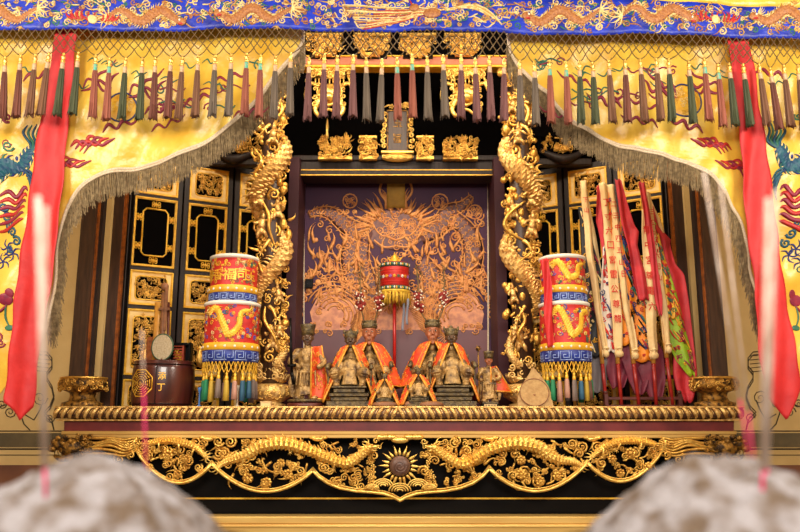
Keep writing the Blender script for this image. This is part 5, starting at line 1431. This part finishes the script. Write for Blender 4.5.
# things standing in the barrel
def rod(name,label,cat,pts,rad,mt,extra=None,flat=1):
    m=MB(mp); m.tube(pts,rad,10,flat); 
    if extra: extra(m)
    return single(name,m,mt,label,cat,tuple(mp(*pts[0])))
rod('yellow_ruler','yellow marked wooden ruler standing in the barrel','ruler',[(150,372,-6),(149,300,-8)],[3.1,3.1],POLEY,None,.3)
rod('brown_sword','brown wooden sword with round pommel standing in the barrel','sword',[(158,372,-4),(156,330,-6),(155,290,-7)],[2.8,2.8,2.4],WOODB,lambda m:(m.ball((155.5,284,-7),(4.2,4.6,3),14,9),m.box(151,162,306,309,-9.5,-5,.5),m.box(157,160,285,330,-6,-4,.3)),.6)
rod('red_brown_stick','dark red stick leaning beside the wooden sword in the barrel','stick',[(164,372,-6),(159.5,300,-10)],[1.5,1.5],REDBR)
m=MB(mp); m.box(140,152,338,372,-12,-7,.5); m.box(141,151,336,338.4,-11.6,-7.6,.3); single('wooden_case','plain tan wooden case standing at the back of the barrel' and m,ORGW,'tan wooden case standing at the back left of the barrel','case',tuple(mp(146,372,-9)))
t2=thing('round_fan','pale round mirror-like fan with green rim standing in the barrel','fan',tuple(mp(160,372,4)))
m=MB(mp); pts=[(160+10.6*cos(2*PI*k/32),347.5+13*sin(2*PI*k/32)) for k in range(32)]; m.prism(pts,2.5,4); part('disc',m,FANM,t2)
m=MB(mp); m.tube([(x,y,3.3) for x,y in pts]+[(pts[0][0],pts[0][1],3.3)],.9,6); part('rim',m,GREENR,t2,'dark green rim')
m=MB(mp); m.tube([(160,359,3.2),(160,372,3.2)],1.2,8); part('handle',m,REDBR,t2)
Y2=.36; b=P(181,362,Y2); mp2=local(181,362,Y2); s=SC(Y2,362); yb2=362+(b.z-TZ)/s
t=thing('red_lacquer_box','small black-framed box with red and gold lattice front, behind the barrel','box',(b.x,Y2,TZ))
m=MB(mp2); m.frame(171,191,343,yb2,2.6,-6,4,.4); m.box(172,190,344,yb2,-6,-4,.3); m.box(171,191,364,366,-6,4,.3); part('case',m,BLACK,t)
m=MB(mp2)
for q in range(6): m.box(173.5,183,345.5+q*3.0,347+q*3.0,-3,2,.2)
m.box(182.4,184,344,363,-3,3,.2)
part('lattice',m,mat('orange_red_lacquer',(206,92,50),(170,60,36),scale=60),t)
m=MB(mp2); clump(m,173,182,346,362,random.Random(2),12,1,False); part('gold_characters',m,GPAINT,t)
# small porcelain-like jars beside left parasol
for q,(x,h,c,lb) in enumerate(((199,20,(60,110,170),'small blue candlestick standing left of the left parasol tassels'),(237,22,(210,196,170),'pale slender candlestick under the left parasol'))):
    Y3=.10; b=P(x,407,Y3); mp3=local(x,407,Y3); yb3=407+(b.z-TZ)/SC(Y3,407)
    m=MB(mp3); m.lathe(x,0,[(3,yb3),(2.6,yb3-1.4),(.9,yb3-3),(.8,yb3-h+6),(1.6,yb3-h+3),(2.2,yb3-h),(1.2,yb3-h)],16)
    single('candlestick',m,mat('candlestick_%d'%q,c),lb,'candlestick',(b.x,Y3,TZ))
# ================================================================ PALM LEAF FAN
Y=.085; cx=534; b=P(cx,406,Y); mp=local(cx,406,Y); yb=406+(b.z-TZ)/SC(Y,406)
t=thing('palm_leaf_fan','tan pointed palm-leaf shaped plate with round disc, leaning below the right dragon column','fan',(b.x,Y,TZ))
out=[(517,yb),(518,397),(521,388),(527,379),(532,372),(535,367.5),(538,371),(543,377),(549,386),(552,395),(553,yb)]
def lean(x,y,d): return mp(x,y,d-(yb-y)*.12)
m=MB(lean); m.prism(out,0,2.2); part('leaf',m,PALM,t)
m=MB(lean); pts=[(534.5+14.5*cos(2*PI*k/36),392.5+13.5*sin(2*PI*k/36)) for k in range(36)]; m.prism(pts,2,3.6); part('disc',m,PALM,t,'round tan disc')
m=MB(lean); m.tube([(x,y,3.6) for x,y in pts]+[(*pts[0],3.6)],.45,5); m.ball((534.5,395,3.6),(1.2,1,.5),8,5); part('disc_edge',m,WOODB,t,'brown edge line and centre dot')
# ================================================================ FLAG RACK AND FLAGS
Y=.20; b=P(643,405,Y); mp=local(643,405,Y); s=SC(Y,405); yb=405+(b.z-TZ)/s
t=thing('flag_rack','low red-brown wooden rack holding the row of flags','rack',(b.x,Y,TZ))
m=MB(mp); m.box(604,683,397,400,-2.5,2.5,.4); part('rail',m,REDBR,t)
m=MB(mp); m.box(604,683,yb-3,yb,-6,6,.4); part('foot_board',m,REDBR,t)
for x in (606,680):
    m=MB(mp); m.box(x-2,x+2,394,yb,-3,3,.4); m.ball((x,392.5,0),(2.6,2.2,2.6),10,6); part('upright',m,REDBR,t)
mp=local(640,405,.20)
RED=mat('vermilion_flag_pole',(176,44,34),(140,32,26),rough=.35,scale=20)
def flag(bx,tx,label,strip,stripw,chars,panels,z0,fy=356):
    bot=mp(bx,yb-3,z0)
    t=thing('temple_flag',label,'flag',tuple(bot),'furled temple flags in the rack')
    X=lambda y: bx+(tx-bx)*(400-y)/(400-175)
    m=MB(mp); m.tube([(X(yb-3),yb-3,z0),(X(fy),fy,z0)],[1.9,1.9],10); part('pole',m,RED,t,'red lower pole')
    m=MB(mp); m.tube([(X(fy+8),fy+8,z0),(X(fy-6),fy-6,z0),(X(178),178,z0-1)],[2.3,2.2,1.4],10); part('ferrule',m,POLEY,t,'brass coloured ferrule and upper pole')
    # pale streamer wrapped on the pole
    rr=random.Random(int(bx)); 
    st=lambda y: interp(strip,y)
    def g(u,v):
        y=strip[0][0]+(strip[-1][0]-strip[0][0])*v; w=stripw*(.8+.2*sin(v*3))*(1-.35*max(0,(v-.93)/.07))
        return (st(y)+(u-.5)*w+.4*sin(v*19+bx),y,z0+4+1.3*sin(u*6+bx+v*4)-2.2*abs(u-.5)*2)
    m=MB(mp); m.grid(g,10,50); w0=part('streamer',m,FLAGP,t,'pale streamer with red writing',solid=.0025)
    m=MB(mp); yb_=strip[-1][0]; x=st(yb_); m.ball((x,yb_-2,z0+2),(stripw*.45,4,3.6),12,8); m.tube([(x-3,yb_-7,z0+3),(x,yb_-8,z0+5),(x+3,yb_-7,z0+3)],[1,1.3,1],6); 
    m.tube([(x-3.4,yb_-6,z0+4),(x-4,yb_+2,z0+4)],[.7,.5],5)
    part('streamer_knot',m,FLAGP,t)
    m=MB(mp); ys=strip[0][0]+22; q=0
    while ys<strip[-1][0]-24 and q<len(chars):
        glyph(m,chars[q],st(ys)+.4*sin((ys-strip[0][0])/(strip[-1][0]-strip[0][0])*19+bx),ys,z0+5.1,stripw*.78,.0,.35,.9); ys+=stripw*1.45; q+=1
    part('red_writing',m,REDINK,w0,'red characters')
    for (nm,poly,mt,dz,emb,lab) in panels:
        # poly: rows (y,xl,xr)
        y0,y1=poly[0][0],poly[-1][0]
        l=[(r[0],r[1]) for r in poly]; rgt=[(r[0],r[2]) for r in poly]
        def g(u,v,d=0):
            y=y0+(y1-y0)*v; a=interp(l,y); b_=interp(rgt,y)
            return (a+(b_-a)*u,y+1.2*sin(u*9+dz),dz+z0+1.8*sin(u*8+v*5+dz)*min(1,(b_-a)/14)+.8*sin(v*13+u*2)+d)
        m=MB(mp); m.grid(g,20,46); c=part(nm,m,mt,t,lab,solid=.002)
        if emb:
            e=MB(mp)
            for q in range(emb[1]):
                u,v=rr.uniform(.08,.92),rr.uniform(.04,.96); p=Vector(g(u,v,1.0)); e.cur=q%len(emb[0])
                W=interp(rgt,p.y)-interp(l,p.y)
                if W<4: continue
                if rr.random()<.65: 
                    r=min(rr.uniform(1.5,3.2),W*.3); e.spiral(p.x,p.y,p.z,r,.55,1.4,rr.random()*6,rr.choice((-1,1)),4,0,.5,8)
                else:
                    pts=[]; a=rr.uniform(-.5,.5)
                    for k in range(5): pts.append(g(min(.97,max(.03,u+(k-2)*.06*cos(a))),min(.97,max(.03,v+(k-2)*.02)),1.0))
                    e.tube(pts,[.3,.8,.9,.8,.3],4)
            part('flag_embroidery',e,emb[0],c)
flag(606,596,'leftmost temple flag, black cloth with white and yellow embroidery',[(172,593),(250,597),(310,603),(356,608)],7.5,'下山',
 [('flag_cloth',[(200,588,597),(240,590,602),(270,590,608),(310,590,612),(344,588,612),(356,592,604)],FLAGK,-3,([THC,UMY,THM],60),'black cloth'),
  ('under_cloth',[(176,594,598),(230,597,606),(262,599,610),(300,602,612)],FLAGP,-6,None,'pale cloth'),
  ('lower_cloth',[(335,588,606),(362,590,614),(392,596,608)],mat('grey_flag_cloth',(110,100,100)),-7,None,'grey lower cloth')],0)
flag(621,614,'second temple flag from the left, broad pale streamer, white embroidered cloth',[(175,614),(230,617),(300,620),(356,621)],10.5,'丁寸六口宮雷公尊龍王',
 [('flag_cloth',[(178,607,613),(215,605,615),(240,609,616),(262,611,616)],FLAGC,1,None,'crimson cloth edge'),
  ('lower_cloth',[(240,611,616),(290,606,618),(330,606,620),(352,608,618)],FLAGW,0,([REDINK,THN,REDINK],44),'white embroidered cloth'),
  ('plum_cloth',[(322,606,622),(345,608,632),(372,610,632),(388,614,626)],FLAGM,-5,None,'plum lower cloth')],1)
flag(638,622,'middle temple flag, orange cloth with navy embroidery and plum border',[(177,621.5),(240,626),(300,631),(358,637)],8.5,'二三中四五山日',
 [('flag_cloth',[(180,618,624),(240,620,632),(290,622,645),(345,624,640)],FLAGO,0,([THN,THN,REDINK],50),'orange cloth'),
  ('plum_cloth',[(325,622,642),(350,622,654),(378,630,652),(394,636,646)],FLAGM,-4,None,'plum lower border')],2)
flag(655,654,'fourth temple flag from the left, crimson and orange cloth, large red characters',[(205,655.5),(260,655),(310,655),(358,655)],11,'龍中宮尊電六',
 [('crimson_cloth',[(173,625,631),(200,627,637),(222,629,642),(228,630,646),(242,633,644),(270,637,651),(300,642,653)],FLAGC,5,None,'crimson cloth'),
  ('flag_cloth',[(216,628,632),(250,631,643),(280,634,652),(330,634,655),(362,638,657)],FLAGO,-1,([THN,THG2,BLACK,THN,THR],110),'orange cloth with dark embroidery'),
  ('plum_cloth',[(330,638,656),(352,636,668),(380,644,668),(400,652,662)],FLAGM,-5,None,'plum lower border')],4)
flag(672,658,'rightmost temple flag, lime green band and ragged crimson cloth',[(185,660),(240,663),(300,668),(352,671)],8,'三五中下六日山',
 [('pale_cloth',[(184,660,664),(210,664,674),(232,668,680),(262,674,688)],FLAGP,-7,None,'pale cloth behind'),
  ('flag_cloth',[(200,662,667),(222,664,672),(236,666,685),(240,667,683),(262,670,687),(272,672,695),(300,676,697),(340,680,699),(372,676,700),(388,678,698),(402,686,694)],FLAGC,-4,None,'ragged crimson cloth'),
  ('green_band',[(216,663,667),(260,666,676),(300,669,686),(340,670,694),(362,680,697),(376,690,697)],FLAGG,-1,([THM,REDINK,UMY],120),'lime green embroidered band'),
  ('crimson_strip',[(176,649,655),(210,653,660),(255,656,663),(300,659,666),(316,662,665)],FLAGC,8,None,'bright crimson strip'),
  ('yellow_print',[(230,665,669),(260,667,675),(290,669,680),(318,672,680)],UMY,1,([REDINK,THG2],50),'yellow printed strip')],1,350)
# ================================================================ FOREGROUND BURNERS, ASH AND INCENSE
ct_z=.78
m=wbox(-.75,.75,-3.40,-2.70,ct_z-.04,ct_z)
t=thing('offering_table','low dark offering table that carries the two incense burners','table',(0,-3.05,0))
part('tabletop',m,REDBR,t)
for x in (-.7,.66):
    for y in (-3.36,-2.78): part('leg',wbox(x,x+.04,y,y+.04,0,ct_z-.04),REDBR,t)
def burner(sd):
    Yb=-3.02; cx,py=(92,458) if sd=='left' else (722,458)
    top=P(cx,py,Yb); s=SC(Yb,500)
    c=Vector((top.x,Yb,0)); zt=top.z; R=.178
    zr=P(400,552,Yb).z
    m=MB(ident); 
    prof=[(.085,ct_z),(.09,ct_z+.015),(.07,ct_z+.03),(.12,ct_z+.06),(.165,ct_z+.12),(R+.012,zr-.02),(R+.02,zr-.006),(R+.012,zr),(R-.004,zr-.004),(R-.01,zr-.03)]
    m.fn=lambda x,y,z:Vector((c.x+x,Yb+z,y))
    m.lathe(0,0,prof,48)
    single('incense_burner',m,BRONZE,f'{sd} round bronze incense burner under its ash heap','burner',(c.x,Yb,ct_z))
    m=MB(ident); rr=random.Random(5 if sd=='left' else 9)
    from mathutils import noise
    hgt=zt-(zr-.02)
    prf=[(0,1),(.12,.985),(.3,.9),(.5,.72),(.7,.46),(.85,.24),(.96,.08),(1,.0)]
    if sd=='right': prf=[(0,1),(.2,.97),(.4,.86),(.6,.64),(.78,.38),(.9,.16),(1,0)]
    def g(u,v):
        a=u*2*PI; r=v*(R-.006); p=Vector((c.x+r*cos(a),Yb+r*sin(a),0))
        n=noise.fractal(Vector((p.x*22,p.y*22,3.1)),1,2,5)*.010+noise.noise(Vector((p.x*9,p.y*9,7)))*.008
        return (p.x,p.y,zr-.02+hgt*interp(prf,v)+n*(1-v**4))
    m.fn=lambda x,y,z:Vector((x,y,z)); m.grid(g,160,70)
    single('ash_heap',m,ASH,f'{sd} grey-white heap of incense ash in the foreground','ash heap',(c.x,Yb,zr-.02))
    return c,zt
cl_=burner('left'); cr_=burner('right')
def stick(pa,pb,pc,Ya,Yc,label,r=.0016,rb=.0030,rs=0):
    """pink foot a..b then tan incense body b..c"""
    A=P(pa[0],pa[1],Ya); C_=P(pc[0],pc[1],Yc); f=(pa[1]-pb[1])/(pa[1]-pc[1]); B=A.lerp(C_,f)
    t=thing('incense_stick',label,'incense stick',tuple(A),'incense sticks in the ash')
    m=MB(ident); m.tube([A,B],[r,r],8); part('stem',m,STKP,t,'pink stem')
    if rb:
        m=MB(ident); m.tube([B,C_],[rb,rb*.8],8); part('incense_coating',m,STKT,t,'tan burnt coating')
stick((46,515),(44,466),(38,196),-3.10,-3.16,'tan incense stick with pink foot, frontmost in the left ash heap',.0016,.0032)
stick((44,500),(42,462),(46,206),-3.06,-3.14,'tan incense stick just behind the frontmost one on the left',.0014,.0026)
stick((146,470),(143,388),(142,330),-2.95,-2.92,'thin pink incense stick on the right side of the left ash heap',.0014,.0010)
stick((762,520),(760,470),(768,198),-3.10,-3.15,'tan incense stick with pink foot, frontmost in the right ash heap',.0016,.0030)
stick((766,505),(764,468),(776,190),-3.06,-3.10,'tan incense stick just behind the frontmost one on the right',.0014,.0024)
stick((752,475),(745,402),(704,172),-2.96,-2.98,'tilted thin incense stick leaning left in the right ash heap',.0012,.0016)
stick((757,480),(752,415),(720,180),-2.94,-2.95,'tilted incense stick beside the thin leaning one on the right',.0011,.0014)
# repeats share a group phrase
gp={'shrine_post':'outer shrine posts','carved_post_base':'carved bases under the outer posts','door_jamb':'door jambs','niche_side_board':'side boards of the painted niche','side_transom_board':'boards above the folding doors','hanging_lion_carving':'lion carvings under the salmon beam','side_canopy':'side canopies above the doors','dragon_column':'dragon columns flanking the altar','yellow_curtain':'swept yellow curtains','red_ribbon':'red ribbons over the curtains','processional_parasol':'two-tier parasols','deity_statue':'seated deity statues on the altar','guardian_statue':'standing guardian statues','wooden_block':'wooden blocks on the ledge','candlestick':'candlesticks by the left parasol','temple_flag':'temple flags in the rack','incense_burner':'foreground incense burners','ash_heap':'foreground ash heaps'}
for o in list(bpy.data.objects):
    k=o.name.split('.')[0]
    if o.parent is None and k in gp and 'category' in o and 'group' not in o: o['group']=gp[k]
# ================================================================ LIGHT AND CAMERA
def area(name,loc,size,power,col,target):
    L=bpy.data.lights.new(name,'AREA'); L.shape='RECTANGLE'; L.size=size[0]; L.size_y=size[1]; L.energy=power; L.color=col
    o=bpy.data.objects.new(name,L); COL.objects.link(o); o.location=loc
    d=Vector(target)-Vector(loc); o.rotation_euler=d.to_track_quat('-Z','Y').to_euler(); return o
area('hall_lamp_left',(-2.2,-2.7,3.0),(.8,.8),50,(1,.9,.76),(-.3,0,1.9))
area('hall_lamp_right',(2.2,-2.7,3.0),(.8,.8),50,(1,.9,.76),(.3,0,1.9))
area('hall_daylight',(0,-6.0,3.2),(3.2,1.6),90,(1,.93,.84),(0,0,1.7))
area('shrine_fill',(0,-.40,3.32),(2.3,.12),35,(1,.86,.66),(0,.55,1.3))  # added fill strip, unseen behind the valance, brightens the shrine interior
area('front_fill',(0,-4.4,2.75),(1.6,.5),66,(1,.91,.8),(0,.3,1.9))  # added fill above and behind the camera, lifts the altar and ash heaps
w=bpy.data.worlds.new('hall_air'); bpy.context.scene.world=w; w.use_nodes=True
w.node_tree.nodes['Background'].inputs[0].default_value=(1,.88,.72,1); w.node_tree.nodes['Background'].inputs[1].default_value=.22
cam=bpy.data.cameras.new('camera'); co=bpy.data.objects.new('camera',cam); COL.objects.link(co)
co.location=(0,CY,CZ); co.rotation_euler=(PI/2+TILT,0,0); cam.sensor_width=36; cam.lens=36*F/800; cam.clip_start=.05
cam.dof.use_dof=True; cam.dof.focus_distance=4.0; cam.dof.aperture_fstop=3.0
sc=bpy.context.scene; sc.camera=co
sc.view_settings.view_transform='Standard'; sc.view_settings.look='None'; sc.view_settings.gamma=1; sc.view_settings.use_curve_mapping=False
sc.view_settings.exposure=0.15
